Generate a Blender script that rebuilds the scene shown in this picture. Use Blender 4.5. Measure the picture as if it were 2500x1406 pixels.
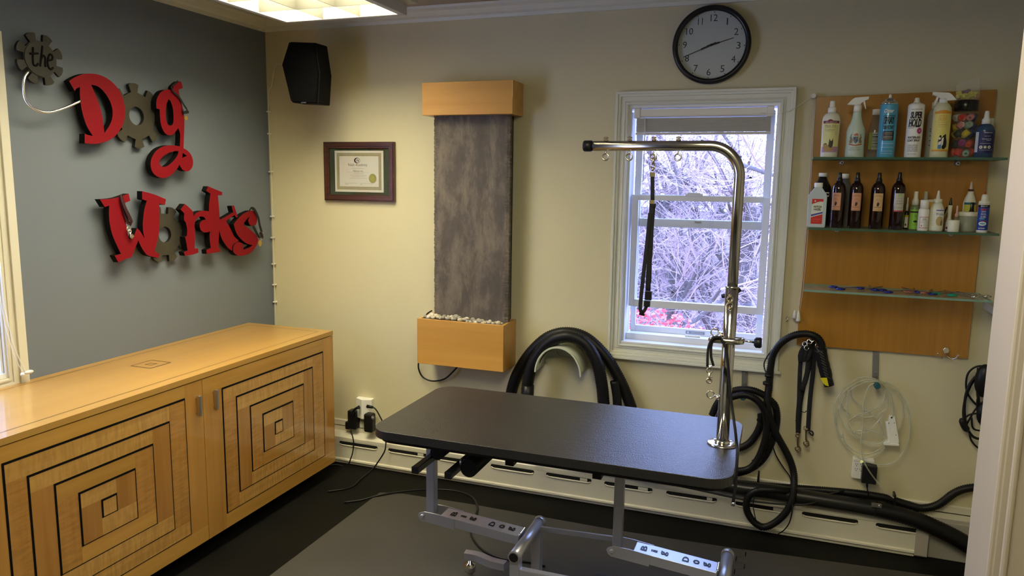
import bpy, bmesh, math, random
from mathutils import Vector, Matrix
from mathutils.geometry import tessellate_polygon
random.seed(7)
PI = math.pi
SC = bpy.context.scene
for o in list(bpy.data.objects): bpy.data.objects.remove(o)
COL = SC.collection

# ------------------------------------------------------------------ camera, sky, exposure
FPX, YAW, PIT, ROL = 1818.23, .3473, .1455, .0143
CP = Vector((2.7382, -3.5236, 1.6))
FW = Vector((-math.sin(YAW)*math.cos(PIT), math.cos(YAW)*math.cos(PIT), -math.sin(PIT)))
r0 = Vector((math.cos(YAW), math.sin(YAW), 0)); u0 = r0.cross(FW)
RT = math.cos(ROL)*r0 + math.sin(ROL)*u0; UP = -math.sin(ROL)*r0 + math.cos(ROL)*u0
cam = bpy.data.cameras.new('camera'); camo = bpy.data.objects.new('camera', cam); COL.objects.link(camo)
cam.sensor_width = 36; cam.lens = 36*FPX/2500; cam.clip_start = .02; cam.clip_end = 200
mw = Matrix((RT, UP, -FW)).transposed().to_4x4(); mw.translation = CP; camo.matrix_world = mw
SC.camera = camo
SC.view_settings.view_transform = 'Standard'; SC.view_settings.look = 'None'
SC.view_settings.gamma = 1; SC.view_settings.use_curve_mapping = False
SC.view_settings.exposure = 0.08
SKY = (.50, .58, 1.0); SKY_STRENGTH = 10.0
LAMP_COL = (1.0, .90, .62); LAMP_STRENGTH = 29.0; LAMP2_STRENGTH = 17.0
w = bpy.data.worlds.new('sky'); SC.world = w; w.use_nodes = True
nt = w.node_tree; bg = nt.nodes['Background']; bg.inputs[1].default_value = SKY_STRENGTH
tc = nt.nodes.new('ShaderNodeTexCoord'); sp = nt.nodes.new('ShaderNodeSeparateXYZ'); mr = nt.nodes.new('ShaderNodeMapRange')
mx = nt.nodes.new('ShaderNodeMix'); mx.data_type = 'RGBA'
nt.links.new(tc.outputs['Generated'], sp.inputs[0]); nt.links.new(sp.outputs[2], mr.inputs[0])
mr.inputs[1].default_value = -.1; mr.inputs[2].default_value = .7
mx.inputs[6].default_value = (*SKY, 1); mx.inputs[7].default_value = (.32, .48, 1.0, 1)
nt.links.new(mr.outputs[0], mx.inputs[0]); nt.links.new(mx.outputs[2], bg.inputs[0])

def P(px, py, ax, val):
    """where the line of sight through a measured photo point meets the real plane axis=val"""
    d = FW + (px-1250)/FPX*RT + (703-py)/FPX*UP
    return CP + d*((val-CP[ax])/d[ax])

# ------------------------------------------------------------------ materials
MATS = {}
def mat(name, col, rough=.5, metal=0, coat=0, spec=.5, trans=0, emit=None, estr=0, alpha=1, ior=1.45, var=0, vscale=20, bump=0, bscale=200, sheen=0):
    if name in MATS: return MATS[name]
    m = bpy.data.materials.new(name); m.use_nodes = True; n = m.node_tree; b = n.nodes['Principled BSDF']
    b.inputs['Base Color'].default_value = (*col, 1); b.inputs['Roughness'].default_value = rough
    b.inputs['Metallic'].default_value = metal; b.inputs['Coat Weight'].default_value = coat
    b.inputs['Coat Roughness'].default_value = .06
    b.inputs['Specular IOR Level'].default_value = spec; b.inputs['Transmission Weight'].default_value = trans
    b.inputs['IOR'].default_value = ior; b.inputs['Alpha'].default_value = alpha
    if emit: b.inputs['Emission Color'].default_value = (*emit, 1); b.inputs['Emission Strength'].default_value = estr
    if var or bump:
        t = n.nodes.new('ShaderNodeTexCoord')
    if var:
        ns = n.nodes.new('ShaderNodeTexNoise'); ns.inputs['Scale'].default_value = vscale; ns.inputs['Detail'].default_value = 5
        n.links.new(t.outputs['Object'], ns.inputs['Vector'])
        mi = n.nodes.new('ShaderNodeMix'); mi.data_type = 'RGBA'
        mi.inputs[6].default_value = (*[max(0, c*(1-var)) for c in col], 1); mi.inputs[7].default_value = (*[min(1, c*(1+var)) for c in col], 1)
        n.links.new(ns.outputs[0], mi.inputs[0]); n.links.new(mi.outputs[2], b.inputs['Base Color'])
    if bump:
        nb = n.nodes.new('ShaderNodeTexNoise'); nb.inputs['Scale'].default_value = bscale; nb.inputs['Detail'].default_value = 3
        n.links.new(t.outputs['Object'], nb.inputs['Vector'])
        bp = n.nodes.new('ShaderNodeBump'); bp.inputs['Strength'].default_value = bump; bp.inputs['Distance'].default_value = .004
        n.links.new(nb.outputs[0], bp.inputs['Height']); n.links.new(bp.outputs[0], b.inputs['Normal'])
    MATS[name] = m; return m

def wood(name, c1, c2, axis=1, scale=1.0, rough=.3, coat=.6, curl=0):
    """grain runs along the axis; curl adds the cross figure of tiger maple"""
    if name in MATS: return MATS[name]
    m = bpy.data.materials.new(name); m.use_nodes = True; n = m.node_tree; b = n.nodes['Principled BSDF']
    t = n.nodes.new('ShaderNodeTexCoord'); mp = n.nodes.new('ShaderNodeMapping')
    s = [38*scale]*3; s[axis] = 1.6*scale; mp.inputs['Scale'].default_value = s
    n.links.new(t.outputs['Object'], mp.inputs['Vector'])
    ns = n.nodes.new('ShaderNodeTexNoise'); ns.inputs['Scale'].default_value = 1; ns.inputs['Detail'].default_value = 8; ns.inputs['Roughness'].default_value = .6
    ns.inputs['Distortion'].default_value = .3
    n.links.new(mp.outputs[0], ns.inputs['Vector'])
    cr = n.nodes.new('ShaderNodeValToRGB'); cr.color_ramp.elements[0].position = .3; cr.color_ramp.elements[1].position = .72
    cr.color_ramp.elements[0].color = (*c1, 1); cr.color_ramp.elements[1].color = (*c2, 1)
    n.links.new(ns.outputs[0], cr.inputs[0]); out = cr.outputs[0]
    mp2 = n.nodes.new('ShaderNodeMapping'); s2 = [14]*3; s2[axis] = (90 if curl else 3); mp2.inputs['Scale'].default_value = s2
    n.links.new(t.outputs['Object'], mp2.inputs['Vector'])
    n2 = n.nodes.new('ShaderNodeTexNoise'); n2.inputs['Scale'].default_value = 1 if curl else .25; n2.inputs['Detail'].default_value = 3
    n.links.new(mp2.outputs[0], n2.inputs['Vector'])
    mr = n.nodes.new('ShaderNodeMapRange'); mr.inputs[1].default_value = .35; mr.inputs[2].default_value = .65
    mr.inputs[3].default_value = 1-max(curl, .14); mr.inputs[4].default_value = 1+max(curl, .14)*.4
    n.links.new(n2.outputs[0], mr.inputs[0])
    mi = n.nodes.new('ShaderNodeMix'); mi.data_type = 'RGBA'; mi.blend_type = 'MULTIPLY'; mi.inputs[0].default_value = 1
    n.links.new(out, mi.inputs[6]); n.links.new(mr.outputs[0], mi.inputs[7]); n.links.new(mi.outputs[2], b.inputs['Base Color'])
    b.inputs['Roughness'].default_value = rough; b.inputs['Coat Weight'].default_value = coat; b.inputs['Coat Roughness'].default_value = .05
    MATS[name] = m; return m

def slate_mat():
    m = bpy.data.materials.new('slate'); m.use_nodes = True; n = m.node_tree; b = n.nodes['Principled BSDF']
    t = n.nodes.new('ShaderNodeTexCoord'); mp = n.nodes.new('ShaderNodeMapping'); mp.inputs['Scale'].default_value = (9, 9, 3.6)
    n.links.new(t.outputs['Object'], mp.inputs['Vector'])
    ns = n.nodes.new('ShaderNodeTexNoise'); ns.inputs['Scale'].default_value = 1.1; ns.inputs['Detail'].default_value = 12; ns.inputs['Roughness'].default_value = .72; ns.inputs['Distortion'].default_value = .25
    n.links.new(mp.outputs[0], ns.inputs['Vector'])
    cr = n.nodes.new('ShaderNodeValToRGB'); e = cr.color_ramp.elements
    e[0].position = .32; e[0].color = (.062, .050, .040, 1); e[1].position = .66; e[1].color = (.19, .155, .115, 1)
    k = e.new(.47); k.color = (.085, .070, .056, 1); k = e.new(.53); k.color = (.125, .102, .080, 1)
    n.links.new(ns.outputs[0], cr.inputs[0]); n.links.new(cr.outputs[0], b.inputs['Base Color'])
    bp = n.nodes.new('ShaderNodeBump'); bp.inputs['Strength'].default_value = .35; bp.inputs['Distance'].default_value = .008
    n.links.new(ns.outputs[0], bp.inputs['Height']); n.links.new(bp.outputs[0], b.inputs['Normal'])
    b.inputs['Roughness'].default_value = .62
    MATS['slate'] = m; return m

M_wall = mat('cream_wall_paint', (.62, .57, .37), .75, var=.03, vscale=3, bump=.08, bscale=300)
M_grey = mat('grey_wall_paint', (.155, .182, .215), .6, var=.03, vscale=3, bump=.05, bscale=300)
M_ceil = mat('ceiling_paint', (.42, .38, .31), .85, var=.03, vscale=4)
M_trim = mat('cream_gloss_trim', (.66, .63, .50), .35, var=.03, vscale=8)
M_wtrim = mat('white_window_trim', (.66, .67, .58), .4)
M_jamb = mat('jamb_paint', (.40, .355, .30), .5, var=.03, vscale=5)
M_vinyl = mat('white_vinyl', (.74, .76, .78), .3)
M_floor = mat('black_floor', (.006, .006, .005), .5, var=.5, vscale=4, bump=.12, bscale=60, spec=.08)
M_mat = mat('grey_foam', (.052, .049, .043), .6, spec=.25, var=.25, vscale=3.5, bump=.25, bscale=120)
M_black = mat('black_plastic', (.008, .008, .009), .4, spec=.35)
M_rub = mat('black_rubber', (.010, .010, .010), .55)
M_hose = mat('black_hose', (.007, .0065, .007), .45, spec=.3)
M_web = mat('black_webbing', (.008, .008, .010), .8, bump=.3, bscale=900)
M_chrome = mat('chrome', (.75, .73, .68), .12, 1)
M_steel = mat('brushed_steel', (.55, .54, .52), .3, 1)
M_nick = mat('nickel', (.70, .62, .48), .22, 1)
M_silver = mat('silver_paint', (.46, .46, .50), .34, .65)
M_white = mat('white_plastic', (.74, .72, .64), .4)
M_red = mat('red_paint', (.20, .003, .008), .6, spec=.2, var=.08, vscale=8)
M_edge = mat('black_edge', (.004, .0035, .0035), .7, spec=.15)
M_paper = mat('paper', (.72, .68, .58), .8)
M_ink = mat('ink', (.02, .02, .02), .7)

# ------------------------------------------------------------------ mesh builder
class MB:
    def __init__(s): s.v = []; s.f = []; s.m = []; s.s = []
    def add(s, vs, fs, m=0, sm=False):
        k = len(s.v); s.v += [Vector(v) for v in vs]
        for f in fs: s.f.append([i+k for i in f]); s.m.append(m); s.s.append(sm)
        return s
    def box(s, x0, x1, y0, y1, z0, z1, m=0, M=None):
        vs = [Vector((x, y, z)) for z in (z0, z1) for y in (y0, y1) for x in (x0, x1)]
        if M: vs = [M @ v for v in vs]
        return s.add(vs, [(0,2,3,1),(4,5,7,6),(0,1,5,4),(2,6,7,3),(0,4,6,2),(1,3,7,5)], m)
    def bar(s, a, b, wd, h, m=0, side=None):
        a, b = Vector(a), Vector(b); d = (b-a).normalized()
        sd = Vector(side) if side else (Vector((0,0,1)).cross(d) if abs(d.z) < .95 else Vector((1,0,0)))
        sd = (sd - d*sd.dot(d)).normalized(); up = d.cross(sd)
        vs = [p + sd*i*wd/2 + up*j*h/2 for p in (a, b) for j in (-1, 1) for i in (-1, 1)]
        return s.add(vs, [(0,2,3,1),(4,5,7,6),(0,1,5,4),(2,6,7,3),(0,4,6,2),(1,3,7,5)], m)
    def tube(s, pts, r, n=10, m=0, closed=False, cap=True, flat=None):
        pts = [Vector(p) for p in pts]; N = len(pts)
        rr = r if isinstance(r, (list, tuple)) else [r]*N
        vs = []; fs = []; pn = None
        for i, p in enumerate(pts):
            a = pts[i-1] if (i > 0 or closed) else p; b = pts[(i+1) % N] if (i < N-1 or closed) else p
            d = (b-a); d = d.normalized() if d.length > 1e-9 else Vector((0,0,1))
            if pn is None:
                pn = Vector(flat) if flat else (Vector((0,0,1)) if abs(d.z) < .9 else Vector((1,0,0)))
            if flat: pn = Vector(flat)
            pn = pn - d*pn.dot(d)
            if pn.length < 1e-6: pn = d.orthogonal()
            pn.normalize(); q = d.cross(pn)
            for k in range(n):
                t = 2*PI*k/n
                if isinstance(rr[i], (list, tuple)): vs.append(p + pn*math.cos(t)*rr[i][0] + q*math.sin(t)*rr[i][1])
                else: vs.append(p + (pn*math.cos(t)+q*math.sin(t))*rr[i])
        L = N if closed else N-1
        for i in range(L):
            for k in range(n):
                a = i*n+k; b = i*n+(k+1) % n; c = ((i+1) % N)*n+(k+1) % n; d = ((i+1) % N)*n+k
                fs.append((a, b, c, d))
        s.add(vs, fs, m, True)
        if cap and not closed:
            k0 = len(s.v)-N*n
            s.f.append([k0+i for i in range(n)][::-1]); s.m.append(m); s.s.append(False)
            s.f.append([k0+(N-1)*n+i for i in range(n)]); s.m.append(m); s.s.append(False)
        return s
    def lathe(s, prof, c=(0,0,0), n=24, m=0, axis='z', sx=1, sy=1, sm=True, M=None, hole=False):
        c = Vector(c); vs = []; fs = []
        for r, h in prof:
            for k in range(n):
                t = 2*PI*k/n; a, b = r*math.cos(t)*sx, r*math.sin(t)*sy
                v = Vector((a, b, h)) if axis == 'z' else (Vector((a, h, b)) if axis == 'y' else Vector((h, a, b)))
                vs.append((M @ v if M else v) + c)
        for i in range(len(prof)-1):
            for k in range(n): fs.append((i*n+k, i*n+(k+1) % n, (i+1)*n+(k+1) % n, (i+1)*n+k))
        s.add(vs, fs, m, sm)
        if not hole:
            k0 = len(s.v)-len(vs)
            for q in (0, len(prof)-1):
                s.f.append([k0+q*n+i for i in range(n)]); s.m.append(m); s.s.append(False)
        return s
    def prism(s, poly, w0, w1, mp, holes=(), m=0, mside=None, sm=False):
        loops = [list(poly)]+[list(h) for h in holes]
        flat = [p for l in loops for p in l]; n = len(flat)
        tris = tessellate_polygon([[Vector((p[0], p[1], 0)) for p in l] for l in loops])
        s.add([mp(p[0], p[1], w1) for p in flat], tris, m)
        if w0 is not None:
            s.add([mp(p[0], p[1], w0) for p in flat], [t[::-1] for t in tris], m if mside is None else mside)
            for l in loops:
                q = len(l); vs = [mp(p[0], p[1], w0) for p in l]+[mp(p[0], p[1], w1) for p in l]
                s.add(vs, [(i, (i+1) % q, q+(i+1) % q, q+i) for i in range(q)], m if mside is None else mside, sm)
        return s
    def sphere(s, c, r, m=0, n=12, sc=(1,1,1), M=None):
        vs = []; fs = []; c = Vector(c); h = n//2
        for i in range(h+1):
            for k in range(n):
                a = PI*i/h; b = 2*PI*k/n
                v = Vector((math.sin(a)*math.cos(b)*sc[0], math.sin(a)*math.sin(b)*sc[1], math.cos(a)*sc[2]))*r
                vs.append(c + (M @ v if M else v))
        for i in range(h):
            for k in range(n): fs.append((i*n+k, i*n+(k+1) % n, (i+1)*n+(k+1) % n, (i+1)*n+k))
        return s.add(vs, fs, m, True)
    def text(s, t, mp, cu, cv, wd, h, w=.0003, m=0, shear=0, both=False):
        """text centred on (cu,cv) in the mapped plane, fitted to width wd and height h"""
        tv, tf = text_mesh(t, shear)
        if not tv: return s
        xs = [v[0] for v in tv]; ys = [v[1] for v in tv]
        W = max(xs)-min(xs) or 1; H = max(ys)-min(ys) or 1
        if wd is None: wd = W*h/H
        vs = [mp(cu+((v[0]-min(xs))/W-.5)*wd, cv+((v[1]-min(ys))/H-.5)*h, w) for v in tv]
        return s.add(vs, tf, m)
WL = {}
TX = {}
def text_mesh(t, shear=0, bold=0):
    if t.startswith('\b'): t = t[1:]; bold = .028
    if (t, shear, bold) in TX: return TX[(t, shear, bold)]
    c = bpy.data.curves.new('t', 'FONT'); c.body = t; c.size = 1; c.shear = shear; c.resolution_u = 2; c.offset = bold
    c.space_line = .95; c.align_x = 'CENTER'
    o = bpy.data.objects.new('t', c); COL.objects.link(o)
    dg = bpy.context.evaluated_depsgraph_get(); me = o.evaluated_get(dg).to_mesh()
    r = ([tuple(v.co) for v in me.vertices], [tuple(p.vertices) for p in me.polygons])
    o.evaluated_get(dg).to_mesh_clear(); bpy.data.objects.remove(o); bpy.data.curves.remove(c)
    TX[(t, shear, bold)] = r; return r

def build(name, mb, mats, parent=None, loc=None, bevel=0, seg=2, label=None):
    if not isinstance(mats, (list, tuple)): mats = [mats]
    if parent is not None: base = WL[parent.name]; rel = Vector((0,0,0)); lo = base
    else: lo = Vector(loc) if loc is not None else Vector((0,0,0))
    me = bpy.data.meshes.new(name); me.from_pydata([v-lo for v in mb.v], [], mb.f)
    for m in mats: me.materials.append(m)
    me.polygons.foreach_set('material_index', mb.m); me.polygons.foreach_set('use_smooth', mb.s)
    me.validate()
    bm = bmesh.new(); bm.from_mesh(me); bmesh.ops.remove_doubles(bm, verts=bm.verts, dist=1e-6)
    bmesh.ops.recalc_face_normals(bm, faces=bm.faces); bm.to_mesh(me); bm.free()
    o = bpy.data.objects.new(name, me); COL.objects.link(o)
    if parent is not None: o.parent = parent
    else: o.location = lo
    WL[o.name] = lo
    if bevel:
        b = o.modifiers.new('bevel', 'BEVEL'); b.width = bevel; b.segments = seg; b.limit_method = 'ANGLE'; b.angle_limit = .6
        b.harden_normals = False
    if label: o['label'] = label
    return o
def tag(o, label, cat, group=None, kind=None):
    o['label'] = label; o['category'] = cat
    if group: o['group'] = group
    if kind: o['kind'] = kind
    return o
def thing(name, label, cat, loc, group=None):
    o = bpy.data.objects.new(name, None); COL.objects.link(o); o.empty_display_size = .05
    o.location = loc; WL[o.name] = Vector(loc); return tag(o, label, cat, group)
def struct(name, mb, mats, parent=None, bevel=0):
    o = build(name, mb, mats, parent, bevel=bevel)
    if parent is None: o['kind'] = 'structure'
    return o

def spline(pts, step=.02, closed=False):
    pts = [Vector(p) for p in pts]; out = []; n = len(pts)
    rng = range(n if closed else n-1)
    for i in rng:
        p1, p2 = pts[i], pts[(i+1) % n]
        p0 = pts[i-1] if (i > 0 or closed) else p1*2-p2
        p3 = pts[(i+2) % n] if (i < n-2 or closed) else p2*2-p1
        k = max(1, int((p2-p1).length/step))
        for j in range(k):
            t = j/k; out.append(.5*((2*p1)+(p2-p0)*t+(2*p0-5*p1+4*p2-p3)*t*t+(3*p1-p0-3*p2+p3)*t**3))
    if not closed: out.append(pts[-1])
    return out
def smooth2(pts, k=4, lim=52):
    """round the gentle corners of a traced outline, keep the sharp ones"""
    n = len(pts); P2 = [Vector((p[0], p[1])) for p in pts]; sharp = []
    for i in range(n):
        a = P2[i]-P2[i-1]; b = P2[(i+1) % n]-P2[i]
        sharp.append(abs(a.angle_signed(b, 0)) > math.radians(lim) if a.length > 1e-9 and b.length > 1e-9 else True)
    out = []
    for i in range(n):
        p1, p2 = P2[i], P2[(i+1) % n]
        p0 = P2[i-1] if not sharp[i] else p1; p3 = P2[(i+2) % n] if not sharp[(i+1) % n] else p2
        for j in range(k):
            t = j/k; out.append(tuple(.5*((2*p1)+(p2-p0)*t+(2*p0-5*p1+4*p2-p3)*t*t+(3*p1-p0-3*p2+p3)*t**3)))
    return out
def hose(mb, pts, r, pitch=.006, amp=.07, n=12, m=0, closed=False):
    L = spline(pts, pitch/2, closed)
    mb.tube(L, [r*(1+amp) if i % 2 else r*(1-amp) for i in range(len(L))], n, m, closed)
def px_path(pts, y):
    return [P(p[0], p[1], 1, p[2] if len(p) > 2 else y) for p in pts]
def flat_map(o, U, V, N):
    o, U, V, N = Vector(o), Vector(U), Vector(V), Vector(N)
    return lambda u, v, w: o+U*u+V*v+N*w
def rect(u0, u1, v0, v1): return [(u0, v0), (u1, v0), (u1, v1), (u0, v1)]
def circ(cu, cv, r, n=24, ry=None): return [(cu+r*math.cos(2*PI*k/n), cv+(ry or r)*math.sin(2*PI*k/n)) for k in range(n)]

# ================================================================== THE ROOM
XR, YF, ZC = 3.62, -4.9, 2.44
WX0, WX1, WZ0, WZ1 = 2.032, 2.695, .818, 1.945      # opening in the back wall
LY0, LY1, LZ0, LZ1 = -2.60, -1.60, .83, 2.02        # opening in the left wall
b = MB(); b.box(-.3, XR+.2, YF-.1, 0, -.1, 0); struct('floor', b, M_floor)
b = MB(); b.box(-.3, XR+.2, YF-.1, .16, ZC, ZC+.1); struct('ceiling', b, M_ceil)
b = MB(); T = .14
b.box(-.2, WX0, 0, T, -.1, ZC); b.box(WX1, XR+.2, 0, T, -.1, ZC); b.box(WX0, WX1, 0, T, -.1, WZ0); b.box(WX0, WX1, 0, T, WZ1, ZC)
struct('wall_back', b, M_wall)
b = MB()
b.box(-.14, 0, LY1, 0, -.1, ZC); b.box(-.14, 0, YF, LY0, -.1, ZC); b.box(-.14, 0, LY0, LY1, -.1, LZ0); b.box(-.14, 0, LY0, LY1, LZ1, ZC)
struct('wall_left', b, M_grey)
b = MB(); b.box(XR, XR+.14, YF, 0, -.1, ZC); struct('wall_right', b, M_wall)
b = MB(); b.box(-.14, XR+.14, YF-.14, YF, -.1, ZC); struct('wall_front', b, M_wall)
# the jamb of the doorway at the right of the view and the short wall it ends
JX = 3.102
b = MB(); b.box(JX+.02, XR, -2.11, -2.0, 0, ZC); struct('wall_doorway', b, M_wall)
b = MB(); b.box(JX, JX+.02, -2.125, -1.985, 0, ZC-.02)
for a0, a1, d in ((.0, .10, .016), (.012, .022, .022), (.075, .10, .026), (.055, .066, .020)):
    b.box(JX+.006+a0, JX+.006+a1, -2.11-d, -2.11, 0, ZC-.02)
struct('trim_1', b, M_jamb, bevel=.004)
# crown moulding (profile swept along the two walls)
def crown(mp, L0, L1, mb):
    pr = [(0, 2.375), (.012, 2.375), (.016, 2.39), (.030, 2.398), (.045, 2.418), (.062, 2.428), (.066, 2.44), (0, 2.44)]
    mb.prism(pr, L0, L1, mp)
b = MB(); crown(lambda u, v, w: Vector((w, -u, v)), 0, XR, b); struct('trim_2', b, M_wtrim)
b = MB(); crown(lambda u, v, w: Vector((u, w, v)), YF, -.0, b); struct('trim_3', b, M_wtrim)

# ------------------------------------------------------------------ window in the back wall
def casing(mb, x0, x1, z0, z1, wd, mp, steps):
    for a0, a1, d in steps:            # a0,a1 fraction of the casing width counted from the opening
        A0, A1 = wd*a0, wd*a1
        mb.prism([(x0-A1, z0-A1), (x1+A1, z0-A1), (x1+A1, z1+A1), (x0-A1, z1+A1)], 0, d, mp,
                 holes=[[(x0-A0, z0-A0), (x1+A0, z0-A0), (x1+A0, z1+A0), (x0-A0, z1+A0)]])
STEPS = ((0, 1, .012), (.06, .2, .019), (.26, .34, .016), (.62, .98, .020), (.80, 1.0, .027))
b = MB(); casing(b, WX0, WX1, WZ0, WZ1, .062, lambda u, v, w: Vector((u, -w, v)), STEPS)
b.box(WX0-.075, WX1+.075, -.034, 0, WZ0-.074, WZ0-.062)
wf = struct('window_1', b, M_wtrim, bevel=.002)
wf['kind'] = 'structure'
b = MB(); RV = .135; t = .012                     # reveal boards and sill
b.box(WX0, WX0+t, -.001, RV, WZ0+.012, WZ1-t); b.box(WX1-t, WX1, -.001, RV, WZ0+.012, WZ1-t); b.box(WX0, WX1, -.001, RV, WZ1-t+.0002, WZ1)
build('reveal', b, M_vinyl, wf)
b = MB(); b.box(WX0, WX1, -.012, .05, WZ0, WZ0+.012); b.box(WX0+t, WX1-t, .05, RV, WZ0, WZ0+.042); build('sill', b, M_vinyl, wf, bevel=.003)
def sash(name, x0, x1, z0, z1, y0, y1, sl, sr, sb, stp, glass):
    q = MB(); q.box(x0, x0+sl, y0, y1, z0, z1); q.box(x1-sr, x1, y0, y1, z0, z1)
    q.box(x0+sl, x1-sr, y0, y1, z0, z0+sb); q.box(x0+sl, x1-sr, y0, y1, z1-stp, z1)
    s = build(name, q, M_vinyl, wf, bevel=.003)
    q = MB(); q.box(x0+sl, x1-sr, (y0+y1)/2-.0015, (y0+y1)/2+.0015, z0+sb, z1-stp); build('pane', q, glass, s)
    return s
M_glass = bpy.data.materials.new('window_glass'); M_glass.use_nodes = True
_n = M_glass.node_tree; _n.nodes.remove(_n.nodes['Principled BSDF'])
_t = _n.nodes.new('ShaderNodeBsdfTransparent'); _t.inputs[0].default_value = (.96, .97, .98, 1)
_g = _n.nodes.new('ShaderNodeBsdfGlossy'); _g.inputs['Roughness'].default_value = .02
_m = _n.nodes.new('ShaderNodeMixShader'); _m.inputs[0].default_value = .05
_n.links.new(_t.outputs[0], _m.inputs[1]); _n.links.new(_g.outputs[0], _m.inputs[2]); _n.links.new(_m.outputs[0], _n.nodes['Material Output'].inputs[0])
ia, ib = WX0+t+.006, WX1-t-.006
zt_low = P(1700, 478, 1, .065).z; zb_low = P(1700, 757, 1, .065).z
low = sash('lower_sash', ia, ib, zb_low, zt_low, .052, .078, .030, .030, .034, .026, M_glass)
zm = P(1700, 556, 1, .1).z
sash('upper_sash', ia+.004, ib-.004, zm, WZ1-t-.01, .085, .108, .030, .030, .038, .03, M_glass)
sash('storm_sash', ia+.002, ib-.002, WZ0+.042, WZ1-t-.012, .112, .130, .026, .026, .030, .03, M_glass)
b = MB()                                           # latches and lift rail
b.box(2.30, 2.38, .045, .06, zt_low-.004, zt_low+.010); b.box(2.31, 2.37, .04, .06, zt_low+.006, zt_low+.015)
b.box(2.33, 2.40, .043, .052, WZ0+.045, WZ0+.055)
build('sash_lock', b, M_vinyl, wf, bevel=.002)
b = MB(); b.box(2.345, 2.375, .078, .088, zm+.024, zm+.032); build('latch', b, M_steel, wf)
b = MB(); mpw = flat_map((2.37, .111, WZ0+.056), (1,0,0), (0,0,1), (0,-1,0))
b.prism(rect(-.045, .045, -.007, .007), 0, .001, mpw, m=0); b.text('ANDERSEN', mpw, .008, 0, .055, .007, .0014, 1); b.prism(circ(-.034, 0, .0045), 0, .0014, mpw, m=1)
build('maker_label', b, [mat('label_grey', (.25, .27, .32), .4), mat('label_light', (.6, .62, .66), .5)], wf)

# blind: head rail, gathered slats, wand and lift cord
bl = thing('window_blind', 'white slatted blind drawn fully up under its head rail in the window', 'blind', (2.36, .03, 1.80))
bx0, bx1 = WX0+t+.016, WX1-t-.02
b = MB(); b.box(bx0, bx1, .006, .044, 1.893, 1.928); b.box(bx0-.006, bx0+.022, .002, .048, 1.888, 1.932); b.box(bx1-.022, bx1+.006, .002, .048, 1.888, 1.932)
b.box(bx0+.03, bx1-.03, .002, .006, 1.893, 1.898); build('head_rail', b, M_white, bl, bevel=.002)
b = MB()
for k in range(22):
    z = 1.887-k*.0029; b.box(bx0+.004, bx1-.004, .008+.0008*(k % 2), .042, z-.0016, z)
b.box(bx0+.003, bx1-.003, .010, .040, 1.812, 1.822)
build('slat_stack', b, mat('blind_slat', (.62, .60, .52), .5), bl)
b = MB(); b.tube([(2.106, .004, 1.888), (2.108, 0, 1.80), (2.109, -.004, 1.60)], .0028, 8); build('wand', b, mat('clear_wand', (.72, .74, .76), .2, alpha=.75), bl)
b = MB(); kn = P(1987, 234, 1, -.02); ts = P(1949, 775, 1, -.03)
b.tube(spline([(bx1-.05, .004, 1.905), (WX1-.02, -.01, 1.897), (WX1+.035, -.032, 1.905), kn], .03), .0012, 6)
b.tube(spline([kn, P(1978, 400, 1, -.035), P(1966, 600, 1, -.035), P(1955, 720, 1, -.035), ts+Vector((0,0,.03))], .05), .0010, 6)
b.tube(spline([kn+Vector((.004,0,0)), P(1982, 400, 1, -.035), P(1970, 600, 1, -.035), P(1959, 720, 1, -.035), ts+Vector((.004,0,.03))], .05), .0010, 6)
build('lift_cord', b, M_white, bl)
b = MB(); b.lathe([(.003, .03), (.006, .022), (.011, -.012), (.010, -.016)], ts, 12); b.lathe([(.003, .028), (.006, .02), (.010, -.008)], ts+Vector((-.016,0,.004)), 12)
build('tassel', b, M_white, bl)
b = MB(); b.lathe([(.012, 0), (.013, -.010), (.009, -.018), (.012, -.024), (.008, -.028)], (kn.x, 0, kn.z), 14, axis='y')
tag(build('cord_cleat', b, M_white, loc=(kn.x, 0, kn.z)), 'small white round knob on the wall at the top left corner of the wooden board', 'knob')

# ------------------------------------------------------------------ window in the left wall
b = MB(); casing(b, LY0, LY1, LZ0, LZ1, .085, lambda u, v, w: Vector((w, u, v)), ((0, 1, .012), (.08, .2, .018), (.3, .45, .016), (.6, 1, .022)))
w2 = struct('window_2', b, M_trim, bevel=.002)
b = MB(); b.box(-.14, .0, LY0, LY0+.01, LZ0, LZ1); b.box(-.14, 0, LY1-.01, LY1, LZ0, LZ1); b.box(-.14, 0, LY0, LY1, LZ1-.01, LZ1); b.box(-.14, .01, LY0, LY1, LZ0, LZ0+.015)
build('reveal', b, M_vinyl, w2)
b = MB()
for a in ((LY0+.01, LY0+.05), (LY1-.05, LY1-.01)): b.box(-.10, -.075, a[0], a[1], LZ0, LZ1)
for a in ((LZ0+.015, LZ0+.06), (1.41, 1.45), (LZ1-.05, LZ1-.01)): b.box(-.10, -.075, LY0+.01, LY1-.01, a[0], a[1])
fr = build('sash', b, M_vinyl, w2, bevel=.003)
b = MB(); b.box(-.088, -.086, LY0+.05, LY1-.05, LZ0+.05, LZ1-.05); build('pane', b, M_glass, fr)
b = MB(); pc = [P(0, 640, 0, .03), P(14, 760, 0, .03), P(40, 860, 0, .035), P(62, 905, 0, .04), P(70, 912, 0, .045)]
b.tube(spline(pc, .03), .0016, 6); b.tube(spline([p+Vector((0, -.012, 0)) for p in pc], .03), .0012, 6)
b.sphere(P(71, 908, 0, .045), .011, sc=(1, 1.6, .7)); b.sphere(P(55, 914, 0, .05), .008)
tag(build('blind_cord', b, M_white, loc=pc[-1]), 'thin white pull cord hanging past the casing of the left window', 'cord')

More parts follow.
